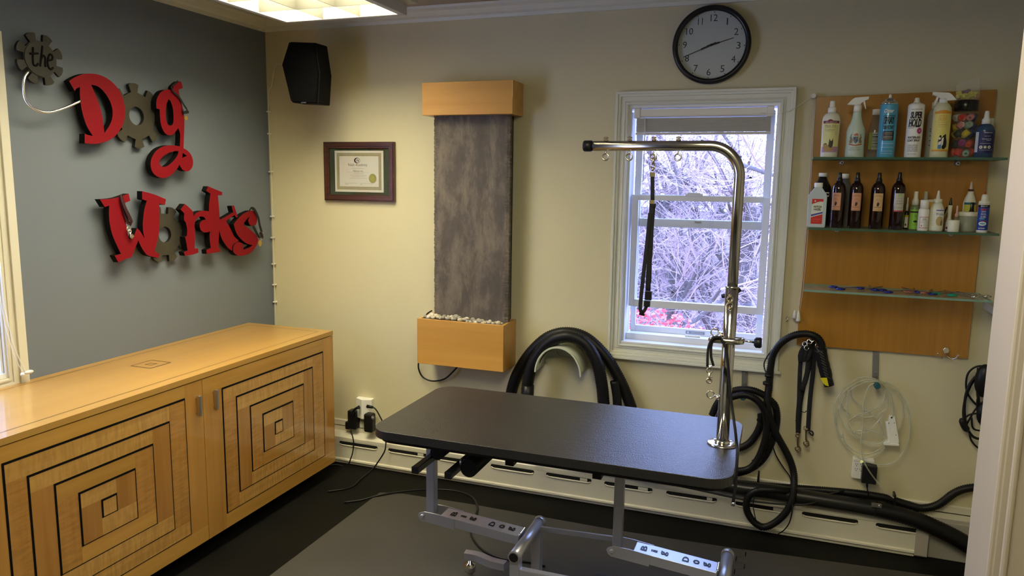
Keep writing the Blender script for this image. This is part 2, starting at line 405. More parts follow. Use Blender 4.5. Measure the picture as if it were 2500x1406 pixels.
# ------------------------------------------------------------------ baseboard heater
hz, hy = .162, .072
HX0, HX1 = .02, 3.36
bh = thing('baseboard_heater', 'long cream metal baseboard heater with a row of dark slots, on the back wall', 'heater', (1.7, -.03, 0))
b = MB(); mpx = lambda u, v, w: Vector((w, -u, v))
b.prism([(0, .165), (.0, .196), (.010, .196), (.012, .170), (hy-.008, .160), (hy, .152), (hy, .135), (hy-.014, .133), (hy-.014, .129), (hy-.02, .129), (.012, .15)], HX0, HX1, mpx); build('top_cover', b, M_trim, bh)
b = MB()
b.prism([(hy, .133), (hy+.001, .034), (hy+.010, .030), (hy+.011, .022), (hy+.002, .018), (hy+.001, .004), (hy-.006, .004), (hy-.006, .133)], HX0, HX1, mpx)
fp = build('front_panel', b, M_trim, bh)
b = MB(); lip = MB(); clips = []; slots = [(.10, .36)]
for u0_, u1_, v_ in ((829,922,1090),(948,1050,1108),(1068,1170,1126),(1198,1304,1144),(1333,1444,1163),(1475,1593,1186),(1626,1750,1212),(1792,1917,1236),(1957,2095,1262),(2137,2273,1290)): slots.append((P(u0_, v_, 1, -.072).x, P(u1_, v_+14, 1, -.072).x))
def slot_poly(x0, x1, zc, h, n=5):
    p = []
    for k in range(n+1): a = -PI/2+PI*k/n; p.append((x1-h+h*math.cos(a), zc+h*math.sin(a)))
    for k in range(n+1): a = PI/2+PI*k/n; p.append((x0+h+h*math.cos(a), zc+h*math.sin(a)))
    return p
mpf = lambda u, v, w: Vector((u, -hy-w, v))
for x0, x1 in slots:
    b.prism(slot_poly(x0, x1, .122, .0085), -.001, .0012, mpf)
    lip.tube(spline([mpf(x0+.004, .115, 0), mpf(x0+.016, .109, .0015), mpf(x1-.016, .109, .0015), mpf(x1-.004, .115, 0)], .02), .0035, 8)
    if random.random() < .5: clips.append(MB().box(x0+random.uniform(.165,.195), x0+.215, -hy-.0025, -hy, .115, .129))
build('slot', b, mat('slot_dark', (.004, .004, .004), .9), fp); build('slot_lip', lip, M_trim, fp); [build('damper_clip', c_, M_trim, fp) for c_ in clips]
b = MB(); b.prism([(0, .002), (0, .168), (hy-.01, .162), (hy+.006, .150), (hy+.006, .012), (hy-.006, .002)], HX1, HX1+.05, mpx); build('end_cap', b, mat('grey_end', (.42, .39, .33), .4), bh, bevel=.002)
b = MB(); b.prism([(0, .196), (0, .232), (.008, .234), (.012, .228), (.012, .196)], 0, XR, mpx); b.box(0, XR, -.012, 0, .17, .20)
struct('baseboard_back', b, M_trim)
b = MB(); b.box(HX1+.05, XR, -.05, 0, 0, .17); struct('baseboard_corner', b, mat('grey_pad', (.33, .31, .27), .6), bevel=.004)

# ------------------------------------------------------------------ floor mats
def puzzle(x, y0, y1, sgn=1, n=9):
    p = []; d = (y1-y0)/n
    for k in range(n):
        y = y0+k*d; o = .018*(1 if k % 2 else -1)
        p += [(x+o*.6, y+.1*d), (x+o, y+.02*d+.1*d), (x+o, y+.88*d), (x+o*.6, y+.9*d)]
    return p
sy0, sy1 = -2.2, -.30
seam = puzzle(2.655, -1.55, -.31, n=22)
b = MB(); mpz = lambda u, v, w: Vector((u, v, w))
b.prism([(.895, -.365), (.885, -2.9), (2.655, -2.9)]+seam+[(2.655, -.30), (2.10, -.325), (1.40, -.318), (1.0, -.335)], 0, .012, mpz)
tag(build('foam_mat', b, M_mat, loc=(1.8, -1.2, 0)), 'large dark grey foam mat under the grooming table with worn brownish marks', 'floor mat', 'foam floor mats')
b = MB(); seam2 = [(x+.004, y) for x, y in seam]
b.prism([(2.659, -2.9), (3.45, -2.9), (3.45, -.235), (2.659, -.298)]+seam2[::-1], 0, .012, mpz)
tag(build('foam_mat', b, M_mat, loc=(3.0, -1.2, 0)), 'grey foam mat with toothed joint edge, right of the mat under the table', 'floor mat', 'foam floor mats')

# ------------------------------------------------------------------ ceiling lights
def troffer(x0, x1, y0, y1, strength, label, nx=3, ny=6, lens=False):
    t_ = thing('ceiling_light', label, 'ceiling light', ((x0+x1)/2, (y0+y1)/2, 2.30), 'ceiling lights')
    zb, zt = 2.305, ZC
    q = MB(); e = .028
    q.box(x0-e, x0, y0-e, y1+e, zb, zt); q.box(x1, x1+e, y0-e, y1+e, zb, zt); q.box(x0, x1, y0-e, y0, zb, zt); q.box(x0, x1, y1, y1+e, zb, zt)
    q.box(x1+e, x1+e+.055, y0-e, y1+e, zb+.045, zt)
    build('housing', q, mat('fixture_paint', (.50, .49, .45), .5), t_, bevel=.003)
    q = MB()
    for k in range(1, nx): x = x0+(x1-x0)*k/nx; q.box(x-.0015, x+.0015, y0, y1, zb+.003, zb+.089)
    for k in range(1, ny): y = y0+(y1-y0)*k/ny; q.box(x0, x1, y-.0015, y+.0015, zb+.003, zb+.089)
    if not lens: build('louver', q, mat('louver_grey', (.11, .107, .085), .5), t_)
    q = MB(); q.box(x0, x1, y0, y1, *((zb+.004, zb+.010) if lens else (zt-.048, zt-.043)))
    build('diffuser', q, mat('lamp_glow_%d' % int(strength*10), (.9, .88, .8), .6, emit=LAMP_COL, estr=strength), t_)
troffer(.515, 1.095, -1.69, -.50, LAMP_STRENGTH, 'lit fluorescent ceiling light with louvre grid near the back left corner')
troffer(2.25, 2.83, -3.15, -1.95, LAMP2_STRENGTH, 'second fluorescent ceiling light over the doorway side of the room', lens=True)

# ================================================================== CABINET
A1c, A2c = (.47, .24, .040), (.57, .31, .062)
W_top = wood('maple_top', (.455, .245, .050), (.51, .285, .062), 1, .3, .3, .5)
W_y = wood('maple_lengthwise', A1c, A2c, 1, .8, .22, .8)
W_z = wood('maple_upright', (.44, .21, .038), (.53, .27, .056), 2, .8, .22, .8)
W_c1 = wood('curly_maple_lengthwise', (.48, .25, .055), (.59, .335, .085), 1, 1.0, .22, .8, curl=.11)
W_c2 = wood('curly_maple_upright', (.41, .195, .035), (.50, .25, .055), 2, 1.0, .22, .8, curl=.11)
W_d = wood('dark_maple_upright', (.36, .16, .028), (.44, .215, .044), 2, .9, .22, .8)
CD, CG, CT, CB = .5405, .223, .795, .073
YE = -2.125; YS = -1.17
cab = thing('credenza', 'long wall hung maple cabinet with black concentric square inlays under the sign', 'cabinet', (.27, -1.17, CB))
b = MB(); b.box(.004, CD-.024, YE, -CG-.004, CB, CT-.022); build('carcass', b, W_y, cab)
b = MB(); b.box(.002, CD+.002, YE-.004, -CG, CT-.022, CT)
mt = lambda u, v, w: Vector((u, v, CT+w))
def frame_lines(mb, mp, x0, x1, y0, y1, t, w, m, tl=None):
    tl = tl or t
    for r in (rect(x0, x1, y1-tl, y1), rect(x0, x1, y0, y0+t), rect(x0, x0+tl, y0+t, y1-tl), rect(x1-t, x1, y0+t, y1-tl)):
        mb.prism(r, None, w, mp, m=m)
frame_lines(b, mt, .05, CD-.05, YE+.05, -CG-.055, .0022, .0012, 1)
frame_lines(b, mt, .185, .295, -1.192, -1.080, .003, .0012, 1)
frame_lines(b, mt, .222, .258, -1.152, -1.120, .003, .0012, 1)
build('top', b, [W_top, M_edge], cab)
def door(y0, y1, hy_, rects):
    z0, z1 = CB+.001, CT-.026
    q = MB(); q.box(CD-.022, CD, y0, y1, z0, z1, 0)
    mp = lambda u, v, w: Vector((CD+w, u, v))
    # nested rings of veneer; u = y, v = z
    tones = [(0, 1), (2, 3), (2, 4), (0, 3), (2, 4), (2, 2)]
    outer = (y0, y1, z0, z1); k = 0
    for (a0, a1, c0, c1) in rects:
        pass
    L = [outer]+list(rects)
    for i, (a0, a1, c0, c1) in enumerate(L):
        if i+1 < len(L):
            d0, d1, e0, e1 = L[i+1]
            hT, hS = tones[i]
            hw, hs = (hT, hS) if i else (0, 1)
            q.prism([(a0, c1), (a0, e1), (d1, e1), (d1, c1)][::-1], None, .0003, mp, m=hw)     # top strip
            q.prism([(d1, c1), (a1, c1), (a1, e0), (d1, e0)][::-1], None, .0003, mp, m=hs)     # right strip
            q.prism([(d0, e0), (d0, c0), (a1, c0), (a1, e0)][::-1], None, .0003, mp, m=hw if i % 2 else hs and hw)
            q.prism([(a0, e1), (a0, c0), (d0, c0), (d0, e1)][::-1], None, .0003, mp, m=hs)     # left strip
        else: q.prism(rect(a0, a1, c0, c1), None, .0003, mp, m=2)
    for i, (a0, a1, c0, c1) in enumerate(rects):
        t = .0035; tl = .0085
        for r in (rect(a0, a1, c1-tl, c1), rect(a0, a1, c0, c0+t), rect(a0, a0+tl, c0+t, c1-tl), rect(a1-t, a1, c0+t, c1-tl)):
            q.prism(r, None, .0009, mp, m=5)
    d = build('door', q, [W_y, W_z, W_c1, W_c2, W_d, M_edge], cab)
    q = MB(); q.box(CD+.006, CD+.022, hy_-.0065, hy_+.0065, .627, .711)
    for z in (.637, .701): q.box(CD, CD+.012, hy_-.004, hy_+.004, z-.004, z+.004)
    build('handle', q, M_steel, d, bevel=.0015, label='small brushed metal bar handle')
def doorrects(pxs):
    out = []
    for (lx, ly, rx, ry) in pxs:      # top left and bottom right corners in the photo
        a = P(lx, ly, 0, CD); c = P(rx, ry, 0, CD); out.append((a.y, c.y, c.z, a.z))
    return out
RR = doorrects([(540, 947, 794, 1112), (575, 967, 768, 1098), (609, 990, 745, 1082), (640, 1010, 718, 1066), (670, 1030, 691, 1052)])
# left door: same layout with a wider last ring, mirrored about the split
w0 = (RR[0][0]+RR[0][1])/2
hw_ = [(r[1]-r[0])/2 for r in RR]; zc_ = [(r[2], r[3]) for r in RR]
lc = -1.645
LR = []
for (lx, ly, rx, ry) in [(2, 1132, 468, 1304), (64, 1162, 428, 1292), (130, 1182, 385, 1278), (190, 1203, 338, 1264), (246, 1220, 288, 1246)]:
    a = P(lx, ly, 0, CD); c = P(rx, ry, 0, CD); LR.append((a.y, c.y, c.z, a.z))
door(YS+.0015, -CG, -1.107, RR)
door(YE, YS-.0015, -1.204, LR)

# ================================================================== WALL SIGN
def cropmap(x0, y0, s): return lambda p: (x0+p[0]/s, y0+p[1]/s)
cA, cB, cC = cropmap(0, 40, 4.135), cropmap(280, 170, 4.85), cropmap(230, 440, 5.814)
mleft = lambda u, v, w: Vector((w, u, v))
def trace(pts, cm, x, k=4, lim=52):
    q = []
    for p in pts:
        a, c = cm(p); v = P(a, c, 0, x); q.append((v.y, v.z))
    return smooth2(q, k, lim)
def letter(ch, outer, holes, cm, x0, x1, name='sign_letter'):
    q = MB(); q.prism(trace(outer, cm, x1), x0, x1, mleft, holes=[trace(h, cm, x1) for h in holes], m=0, mside=1)
    ys = [v.y for v in q.v]; zs = [v.z for v in q.v]
    o = build('sign_letter', q, [M_red, M_edge], loc=(x0, sum(ys)/len(ys), min(zs)))
    return tag(o, ch, 'sign letter', 'red letters of the wall sign')
letter('big red letter D of the wall sign, wired to the small gear',
 [(697,652),(760,612),(840,583),(920,577),(1000,590),(1080,625),(1150,680),(1205,750),(1240,830),(1260,920),(1262,1000),(1245,1080),(1210,1150),(1160,1210),(1090,1255),(1000,1282),(930,1287),(855,1280),(855,1185),(900,1200),(938,1207),(900,1150),(865,1080),(835,980),(815,880),(807,780),(808,712),(770,730),(757,757)],
 [[(920,690),(985,705),(1040,750),(1085,810),(1120,880),(1137,960),(1130,1040),(1100,1110),(1055,1178),(1045,1100),(1035,1020),(1010,920),(980,830),(950,760)]], cA, .028, .058)
letter('red letter g with a looped tail in the wall sign',
 [(762,140),(790,150),(808,215),(757,237),(765,290),(785,370),(805,450),(818,520),(825,600),(824,700),(820,820),(815,930),(870,965),(910,1020),(928,1085),(920,1150),(885,1195),(845,1203),(805,1185),(780,1150),(765,1125),(745,1165),(700,1220),(640,1265),(570,1283),(500,1262),(450,1215),(428,1150),(428,1080),(455,1010),(510,945),(590,905),(680,895),(770,908),(774,850),(775,760),(752,692),(735,715),(700,760),(650,778),(600,755),(565,700),(545,630),(537,560),(533,470),(495,460),(493,390),(510,320),(555,260),(620,237),(690,240),(700,195)],
 [[(635,350),(660,370),(685,440),(695,520),(697,600),(685,650),(655,665),(625,640),(607,580),(605,500),(612,430)],
  [(755,965),(745,1010),(700,1075),(640,1130),(590,1152),(545,1140),(530,1100),(545,1060),(590,1015),(650,980),(710,965)],
  [(805,985),(855,1022),(800,1046)]], cB, .028, .058)
letter('red cut out letter W starting the lower word of the wall sign',
 [(80,270),(200,265),(330,245),(490,190),(512,290),(430,325),(432,400),(442,500),(450,600),(470,720),(495,835),(548,835),(575,760),(607,680),(650,720),(715,828),(697,740),(690,640),(697,530),(715,400),(748,290),(680,270),(680,155),(850,200),(1020,270),(1005,350),(922,330),(927,450),(927,620),(915,760),(890,890),(855,1005),(930,1050),(915,1104),(850,1090),(760,1065),(700,1000),(655,920),(627,850),(595,930),(530,1085),(460,1110),(345,1165),(290,1070),(380,1045),(320,920),(260,780),(225,640),(210,500),(213,360),(150,380)],
 [], cC, .028, .058)
letter('red cut out letter r after the gear in the lower word of the sign',
 [(1225,415),(1285,335),(1345,385),(1400,445),(1410,510),(1440,470),(1500,440),(1570,433),(1640,450),(1680,520),(1695,600),(1680,680),(1640,725),(1580,740),(1520,715),(1497,650),(1505,600),(1540,568),(1585,560),(1560,525),(1520,513),(1470,530),(1438,575),(1425,640),(1430,760),(1430,850),(1425,965),(1475,970),(1480,1025),(1400,1055),(1290,1072),(1270,1020),(1325,995),(1310,900),(1290,805),(1315,790),(1320,700),(1300,600),(1275,560),(1280,470)],
 [], cC, .030, .062)
letter('tall red cut out letter k in the lower word of the wall sign',
 [(1590,150),(1615,85),(1820,170),(1815,212),(1755,215),(1765,320),(1775,430),(1782,562),(1870,515),(1972,455),(1950,368),(1985,360),(2040,520),(2015,527),(1992,495),(1930,535),(1868,580),(1920,660),(1960,740),(1990,800),(2052,857),(2000,930),(1960,1000),(1900,960),(1840,880),(1800,800),(1775,710),(1768,850),(1762,960),(1785,960),(1787,1015),(1700,1030),(1597,1045),(1590,990),(1655,960),(1640,850),(1640,740),(1660,640),(1650,540),(1630,460),(1632,330),(1650,190)],
 [], cC, .026, .056)
letter('red letter s ending the wall sign, nearest the room corner',
 [(1985,640),(1990,610),(2030,560),(2100,490),(2180,445),(2240,430),(2290,450),(2310,520),(2310,590),(2285,640),(2240,650),(2200,620),(2185,570),(2208,515),(2160,560),(2112,632),(2200,690),(2290,770),(2330,840),(2315,900),(2270,980),(2200,1040),(2110,1070),(2030,1065),(1975,1020),(1972,950),(2000,900),(2050,878),(2105,895),(2118,940),(2117,988),(2190,960),(2248,922),(2160,895),(2080,830),(2020,750)],
 [], cC, .030, .062)
M_gear = mat('gear_metal', (.085, .078, .056), .42, .55, var=.35, vscale=9)
M_gdark = mat('gear_burnt', (.012, .012, .010), .5, .4, var=.4, vscale=12)
M_gear3 = mat('gear_worn', (.038, .036, .028), .45, .4, var=.35, vscale=12)
def gear(label, cp, rpx, holepx, x0, x1, off, root, mats, tw=.40, extra=None):
    c = P(cp[0], cp[1], 0, x1); R = abs(P(cp[0], cp[1]-rpx, 0, x1).z-c.z)
    pts = []
    for k in range(8):
        a = math.radians(off+45*k)
        for da, r in ((-.5*tw*.86, root), (-.5*tw, .97), (-.25*tw, 1.0), (0, 1.005), (.25*tw, 1.0), (.5*tw, .97), (.5*tw*.86, root)):
            pts.append((c.y+math.cos(a+da)*r*R, c.z+math.sin(a+da)*r*R))
        for da in (.30, .3927, .48): pts.append((c.y+math.cos(a+da)*root*.985*R, c.z+math.sin(a+da)*root*.985*R))
    hr = abs(P(cp[0], cp[1]-holepx, 0, x1).z-c.z) if holepx else 0
    q = MB(); q.prism(pts, x0, x1, mleft, holes=[circ(c.y, c.z, hr, 32)] if hr else [], m=0, mside=1)
    if extra: extra(q, c, R)
    o = build('sign_gear', q, mats, loc=(x0, c.y, c.z-R)); return tag(o, label, 'gear', 'metal gears of the wall sign'), c, R
def the_text(q, c, R):
    q.prism(circ(c.y, c.z, R*.66, 40), x_the, x_the+.003, mleft, m=0)
    mp = lambda u, v, w: Vector((x_the+.003+w, c.y+u, c.z+v))
    def st(pts, r=.0042): q.tube([mp(u*R, v*R, 0) for u, v in spline2(pts)], r, 6, 2)
    st([(-.30, .40), (-.34, .0), (-.33, -.25), (-.22, -.27), (-.14, -.18)]); st([(-.46, .14), (-.10, .20)])
    st([(.10, .52), (.02, .1), (-.06, -.28)], .004); st([(0, .0), (.10, .15), (.18, .08), (.16, -.27)])
    st([(.30, .0), (.48, .06), (.50, .2), (.40, .24), (.30, .05), (.28, -.2), (.38, -.33), (.5, -.25)])
def spline2(pts):
    L = spline([Vector((u, v, 0)) for u, v in pts], .03); return [(p.x, p.y) for p in L]
x_the = .052
gear('small dark gear with the scrawled word the at the top left of the sign', (98.5, 144.5), 64, 0, .040, x_the, 21, .70, [M_gear3, M_gdark, M_edge], tw=.44, extra=the_text)
gear('large grey metal gear with a round hole between the letters D and g', (333.5, 283.2), 79, 22.5, .010, .024, 3, .73, [M_gear, M_gdark], tw=.40)
gear('grey metal gear with scratches between the letters W and r', (403, 572.5), 70, 19.5, .008, .022, 20, .74, [M_gear, M_gdark], tw=.42)
b = MB(); L = [P(*cA(p), 0, x) for p, x in (((290,552), .055), ((250,610), .062), ((237,700), .065), ((250,820), .065), ((300,900), .065), ((380,950), .062), ((480,970), .06), ((580,950), .06), ((700,905), .06), ((815,852), .06))]
b.tube(spline(L, .01), .0055, 10); tag(build('sign_wire', b, mat('bright_aluminium', (.85, .85, .82), .25, 1), loc=L[0]), 'curved bright aluminium rod linking the small dark gear to the letter D', 'wire')
# collars hung on the letters
def ribbon(mb, pts, wd, th, m=0, flat=(1, 0, 0), step=.01):
    mb.tube(spline(pts, step), [(th/2, wd/2)]*len(spline(pts, step)), 8, m, flat=flat)
def Q(p, cm, x): return P(*cm(p), 0, x)
def ring(mb, c, R, r, N=(1, 0, 0), m=0, sx=1, n=18):
    N = Vector(N).normalized(); U = N.orthogonal().normalized(); V = N.cross(U); c = Vector(c)
    mb.tube([c+U*math.cos(2*PI*k/n)*R*sx+V*math.sin(2*PI*k/n)*R for k in range(n)], r, 7, m, closed=True)
c1 = thing('dog_collar', 'dark burgundy leather collar with silver snap hung over the letter W', 'collar', Q((390,230), cC, .07), 'dog collars on the sign')
b = MB(); ribbon(b, [Q((360,232), cC, .03), Q((390,225), cC, .066), Q((400,330), cC, .066), Q((440,480), cC, .064), Q((480,600), cC, .064), Q((515,625), cC, .066), Q((530,590), cC, .07), Q((500,520), cC, .072), Q((440,400), cC, .072), Q((405,300), cC, .070), Q((385,226), cC, .064)], .017, .003); build('strap', b, mat('burgundy_leather', (.035, .006, .010), .5), c1)
b = MB(); ring(b, Q((487,690), cC, .07), .009, .002); ring(b, Q((505,725), cC, .07), .008, .002); b.tube([Q((500,740), cC, .07), Q((545,815), cC, .07)], [.005, .006], 8); ring(b, Q((535,795), cC, .072), .008, .003); build('snap', b, M_chrome, c1)
c2 = thing('dog_collar', 'thin black collar with small tag hung over the top of the letter g', 'collar', Q((740,150), cB, .07), 'dog collars on the sign')
b = MB(); ribbon(b, [Q((745,135), cB, .03), Q((735,150), cB, .066), Q((672,205), cB, .066), Q((685,250), cB, .066), Q((760,320), cB, .066), Q((815,410), cB, .066), Q((860,485), cB, .066), Q((815,500), cB, .066), Q((805,470), cB, .062)], .010, .003); b.bar(Q((810,510), cB, .066), Q((870,500), cB, .066), .008, .012); build('strap', b, M_web, c2)
b = MB(); ring(b, Q((850,510), cB, .066), .006, .0015); b.prism(circ(*[Q((845,570), cB, .06)[i] for i in (1, 2)], .011), .058, .060, mleft); build('tag', b, mat('brass', (.55, .38, .10), .35, .8), c2)
c3 = thing('dog_collar', 'black collar with silver buckle and brass tag hung over the letter s', 'collar', Q((2250,400), cC, .07), 'dog collars on the sign')
b = MB(); ribbon(b, [Q((2205,425), cC, .03), Q((2230,398), cC, .066), Q((2275,415), cC, .07), Q((2325,520), cC, .07), Q((2350,640), cC, .07), Q((2380,760), cC, .07), Q((2340,800), cC, .068), Q((2290,720), cC, .066), Q((2255,640), cC, .064)], .017, .004); b.bar(Q((2345,775), cC, .071), Q((2395,800), cC, .071), .004, .030); build('strap', b, M_web, c3)
b = MB(); bu = [Q(p, cC, .074) for p in ((2345,740), (2390,735), (2405,810), (2350,825))]; b.tube(bu, .002, 6, closed=True); ring(b, Q((2370,835), cC, .074), .006, .0015); build('buckle', b, M_chrome, c3)
b = MB(); v = Q((2358,895), cC, .07); b.prism(circ(v.y, v.z, .013, 20, .017), .066, .069, mleft); build('tag', b, mat('brass', (.55, .38, .10), .35, .8), c3)

# ================================================================== SPEAKER
M_spk = mat('speaker_black', (.004, .004, .005), .6, spec=.15)
sp_ = thing('wall_speaker', 'black wall speaker tilted down high in the room corner', 'speaker', P(740, 178, 1, -.2))
hexa = [P(x, y, 1, -.30) for x, y in ((704,101), (767,103), (778,178), (774,253), (709,250), (686,157))]
cx_ = sum(v.x for v in hexa)/6
mpy = lambda u, v, w: Vector((u, w, v))
b = MB(); b.prism([(v.x, v.z) for v in hexa], -.185, -.288, mpy); build('cabinet', b, M_spk, sp_, bevel=.006)
b = MB(); b.prism([(cx_+(v.x-cx_)*.94, v.z*.96+.04*hexa[0].z-.04*.14) for v in hexa], -.288, -.30, mpy); gr = build('grille', b, mat('grille_cloth', (.004, .004, .004), .9, spec=.1, bump=.3, bscale=600), sp_)
b = MB(); g = P(741, 250.5, 1, -.302); b.box(g.x-.014, g.x+.014, -.303, -.300, g.z-.003, g.z+.003); build('badge', b, M_steel, gr)
b = MB(); b.bar((.37, -.19, 2.14), (.36, 0, 2.14), .03, .04); b.box(.335, .385, -.008, 0, 2.09, 2.19); build('bracket', b, M_black, sp_)
spc = thing('speaker_cable', 'thin cream cable running from the speaker down the room corner', 'cable', (.02, -.02, 1.4))
b = MB(); L = [P(690, 158, 1, -.12), P(672, 160, 1, -.08), (.045, -.02, 2.085), (.018, -.012, 2.05), (.016, -.010, 1.9), (.018, -.010, 1.4), (.016, -.010, 1.0), (.016, -.010, .28)]
b.tube(spline(L, .02), .0032, 8); build('wire', b, M_trim, spc)
b = MB()
for z in (1.95, 1.83, 1.62, 1.37, 1.25, 1.10, .98, .88): b.box(.006, .024, -.018, 0, z-.004, z+.004); b.sphere((.026, -.010, z), .004)
build('clip', b, M_white, spc)

# ================================================================== CERTIFICATE
x0, x1, z0, z1 = .371, .803, 1.470, 1.783
ct = thing('certificate', 'framed certificate with gold seal and green mat on the cream wall', 'picture frame', ((x0+x1)/2, 0, z0))
b = MB(); fw = .033
M_wal = wood('walnut', (.045, .014, .006), (.10, .034, .014), 0, 1, .35, .3)
b.prism(rect(x0, x1, z0, z1), 0, -.020, mpy, holes=[rect(x0+fw, x1-fw, z0+fw, z1-fw)]); b.prism(rect(x0+.006, x1-.006, z0+.006, z1-.006), -.02, -.025, mpy, holes=[rect(x0+.024, x1-.024, z0+.024, z1-.024)])
build('frame', b, M_wal, ct, bevel=.002)
b = MB(); b.box(x0+.02, x1-.02, -.010, -.002, z0+.02, z1-.02); build('mat_board', b, mat('green_mat', (.040, .052, .018), .7), ct)
px0, px1, pz0, pz1 = x0+.066, x1-.068, z0+.048, z1-.046
b = MB(); b.box(px0, px1, -.0125, -.010, pz0, pz1)
mc = flat_map(((px0+px1)/2, -.0125, (pz0+pz1)/2), (1,0,0), (0,0,1), (0,-1,0)); hw, hh = (px1-px0)/2, (pz1-pz0)/2
b.prism(rect(-hw+.012, hw-.012, -hh+.012, hh-.012), None, .0003, mc, holes=[rect(-hw+.029, hw-.029, -hh+.029, hh-.029)], m=1)
for sgn in (-1, 1):
    for k in range(34):
        u = -hw+.018+k*(2*hw-.036)/33; b.prism(circ(u, sgn*(hh-.0205), .0024, 6, .0055), None, .0006, mc, m=2); b.prism(circ(u, sgn*(hh-.0205), .0014, 6, .003), None, .0009, mc, m=0)
    for k in range(24):
        v = -hh+.03+k*(2*hh-.06)/23; b.prism(circ(sgn*(hw-.0205), v, .0055, 6, .0024), None, .0006, mc, m=2); b.prism(circ(sgn*(hw-.0205), v, .003, 6, .0014), None, .0009, mc, m=0)
cw = [(-.010+.019*math.cos(a), .058+.0145*math.sin(a)) for a in [2*PI*k/28 for k in range(28)]]
b.prism(cw, None, .0005, mc, m=3, holes=[circ(-.006, .058, .0135, 20, .0115)])
b.text('N', mc, -.006, .058, .012, .013, .0006, 3); b.text('N', mc, -.0052, .058, .012, .013, .0006, 3)
b.text('Nash Academy', mc, -.006, .033, .118, .019, .0006, 4)
b.text('is proud to present this certificate to', mc, -.006, .016, .085, .004, .0006, 4)
b.text('Matthew Viar', mc, -.004, .002, .062, .009, .0006, 4, shear=.3); b.prism(rect(-.075, .062, -.0055, -.0049), None, .0006, mc, m=4)
for v, wd_, t_ in ((-.012, .062, 'who has satisfactorily completed the'), (-.020, .10, 'prescribed course of study and training in dog grooming'), (-.028, .08, 'and is awarded this diploma with honors'), (-.036, .105, 'given under the hand and seal of the academy this day')):
    b.text(t_, mc, -.004, v, wd_, .0042, .0006, 4)
for u0_, u1_ in ((-.088, -.012), (.008, .082)): b.prism(rect(u0_, u1_, -.0635, -.0628), None, .0006, mc, m=4)
b.text('Director', mc, -.075, -.068, .022, .004, .0006, 4); b.text('Date', mc, .014, -.068, .010, .004, .0006, 4)
pp = build('document', b, [M_paper, mat('gilt_border', (.42, .36, .18), .6), mat('gilt_dark', (.10, .075, .03), .6), M_ink, mat('soft_ink', (.10, .09, .07), .7)], ct)
b = MB(); b.prism([(.084+.022*(1+.04*(k % 2))*math.cos(2*PI*k/48), -.036+.024*(1+.04*(k % 2))*math.sin(2*PI*k/48)) for k in range(48)], 0, .0016, mc); b.prism(circ(.084, -.036, .015, 24), .0016, .0022, mc)
build('seal', b, mat('gold_seal', (.42, .38, .08), .4, .4), pp)
b = MB(); b.box(x0+.03, x1-.03, -.0155, -.0145, z0+.03, z1-.03); build('glass', b, M_glass, ct)

# ================================================================== WALL FOUNTAIN
M_fw = wood('fountain_maple', (.52, .26, .048), (.62, .33, .072), 0, .5, .35, .25)
ft = thing('wall_fountain', 'tall slate wall fountain with orange maple header and pebble filled planter', 'fountain', (1.26, -.1, .64))
yf = -.155
a0 = P(1030, 203, 1, yf); a1 = P(1031, 281, 1, yf); a2 = P(1251, 278, 1, yf)
b = MB(); b.box(a0.x, a2.x, yf, -.002, a2.z, a0.z+.002); build('header', b, M_fw, ft, bevel=.002)
p0 = P(1018, 777, 1, yf-.03); p1 = P(1228, 908, 1, yf-.03); p2 = P(1018, 887, 1, yf-.03)
pxa, pxb, pza, pzb = p0.x, p1.x, (p1.z+p2.z)/2, p0.z; py = yf-.03
b = MB(); t = .014
b.box(pxa, pxb, py, py+t, pza, pzb); b.box(pxa, pxa+t, py+t, -.002, pza, pzb); b.box(pxb-t, pxb, py+t, -.002, pza, pzb); b.box(pxa+t, pxb-t, -.002-t, -.002, pza, pzb); b.box(pxa+t, pxb-t, py+t, -.002-t, pza, pza+t)
pl = build('planter', b, M_fw, ft, bevel=.0015)
b = MB(); b.box(pxa+t, pxb-t, py+t, -.002-t, pzb-.055, pzb-.045); build('tray', b, M_black, pl)
s0 = P(1060, 500, 1, -.10).x; s1 = P(1244, 500, 1, -.10).x
b = MB(); nz_, nx_ = 170, 26; zt_, zb_ = a2.z+.01, pzb-.05; vs = []
rnd = random.Random(3); el = [rnd.uniform(-.0022, .0022) for _ in range(nz_+1)]; er = [rnd.uniform(-.003, .002) for _ in range(nz_+1)]
for side, yy in ((0, -.105), (1, -.075)):
    for j in range(nz_+1):
        for i in range(nx_+1):
            f = i/nx_; x = (s0+el[j])*(1-f)+(s1+er[j])*f; e = min(i, nx_-i)
            vs.append((x, yy+(0 if side else ((.006 if e == 0 else 0)+(rnd.uniform(0, .0015) if e == 1 else 0))), zb_+(zt_-zb_)*j/nz_))
fs = []; N = (nz_+1)*(nx_+1)
for j in range(nz_):
    for i in range(nx_):
        q = j*(nx_+1)+i; fs.append((q, q+1, q+nx_+2, q+nx_+1)); fs.append((N+q+1, N+q, N+q+nx_+1, N+q+nx_+2))
    for i in (0, nx_): q = j*(nx_+1)+i; fs.append((q, q+nx_+1, N+q+nx_+1, N+q))
for i in range(nx_):
    for j in (0, nz_): q = j*(nx_+1)+i; fs.append((q, q+1, N+q+1, N+q))
b.add(vs, fs); build('slate_slab', b, slate_mat(), ft)
b = MB(); b.box(s0+.02, s1-.02, -.075, -.002, zb_, zt_); build('backing', b, M_black, ft)
b = MB(); b.tube(spline([P(1055, 758, 1, -.05), P(1043, 766, 1, -.06), P(1030, 785, 1, -.03)], .01), .004, 8)
b.tube(spline([P(1022, 880, 1, -.03), P(1022, 900, 1, -.03), P(1032, 920, 1, -.03), P(1055, 930, 1, -.03), P(1085, 925, 1, -.03), P(1108, 905, 1, -.03), P(1125, 885, 1, -.03)], .01), .0045, 8)
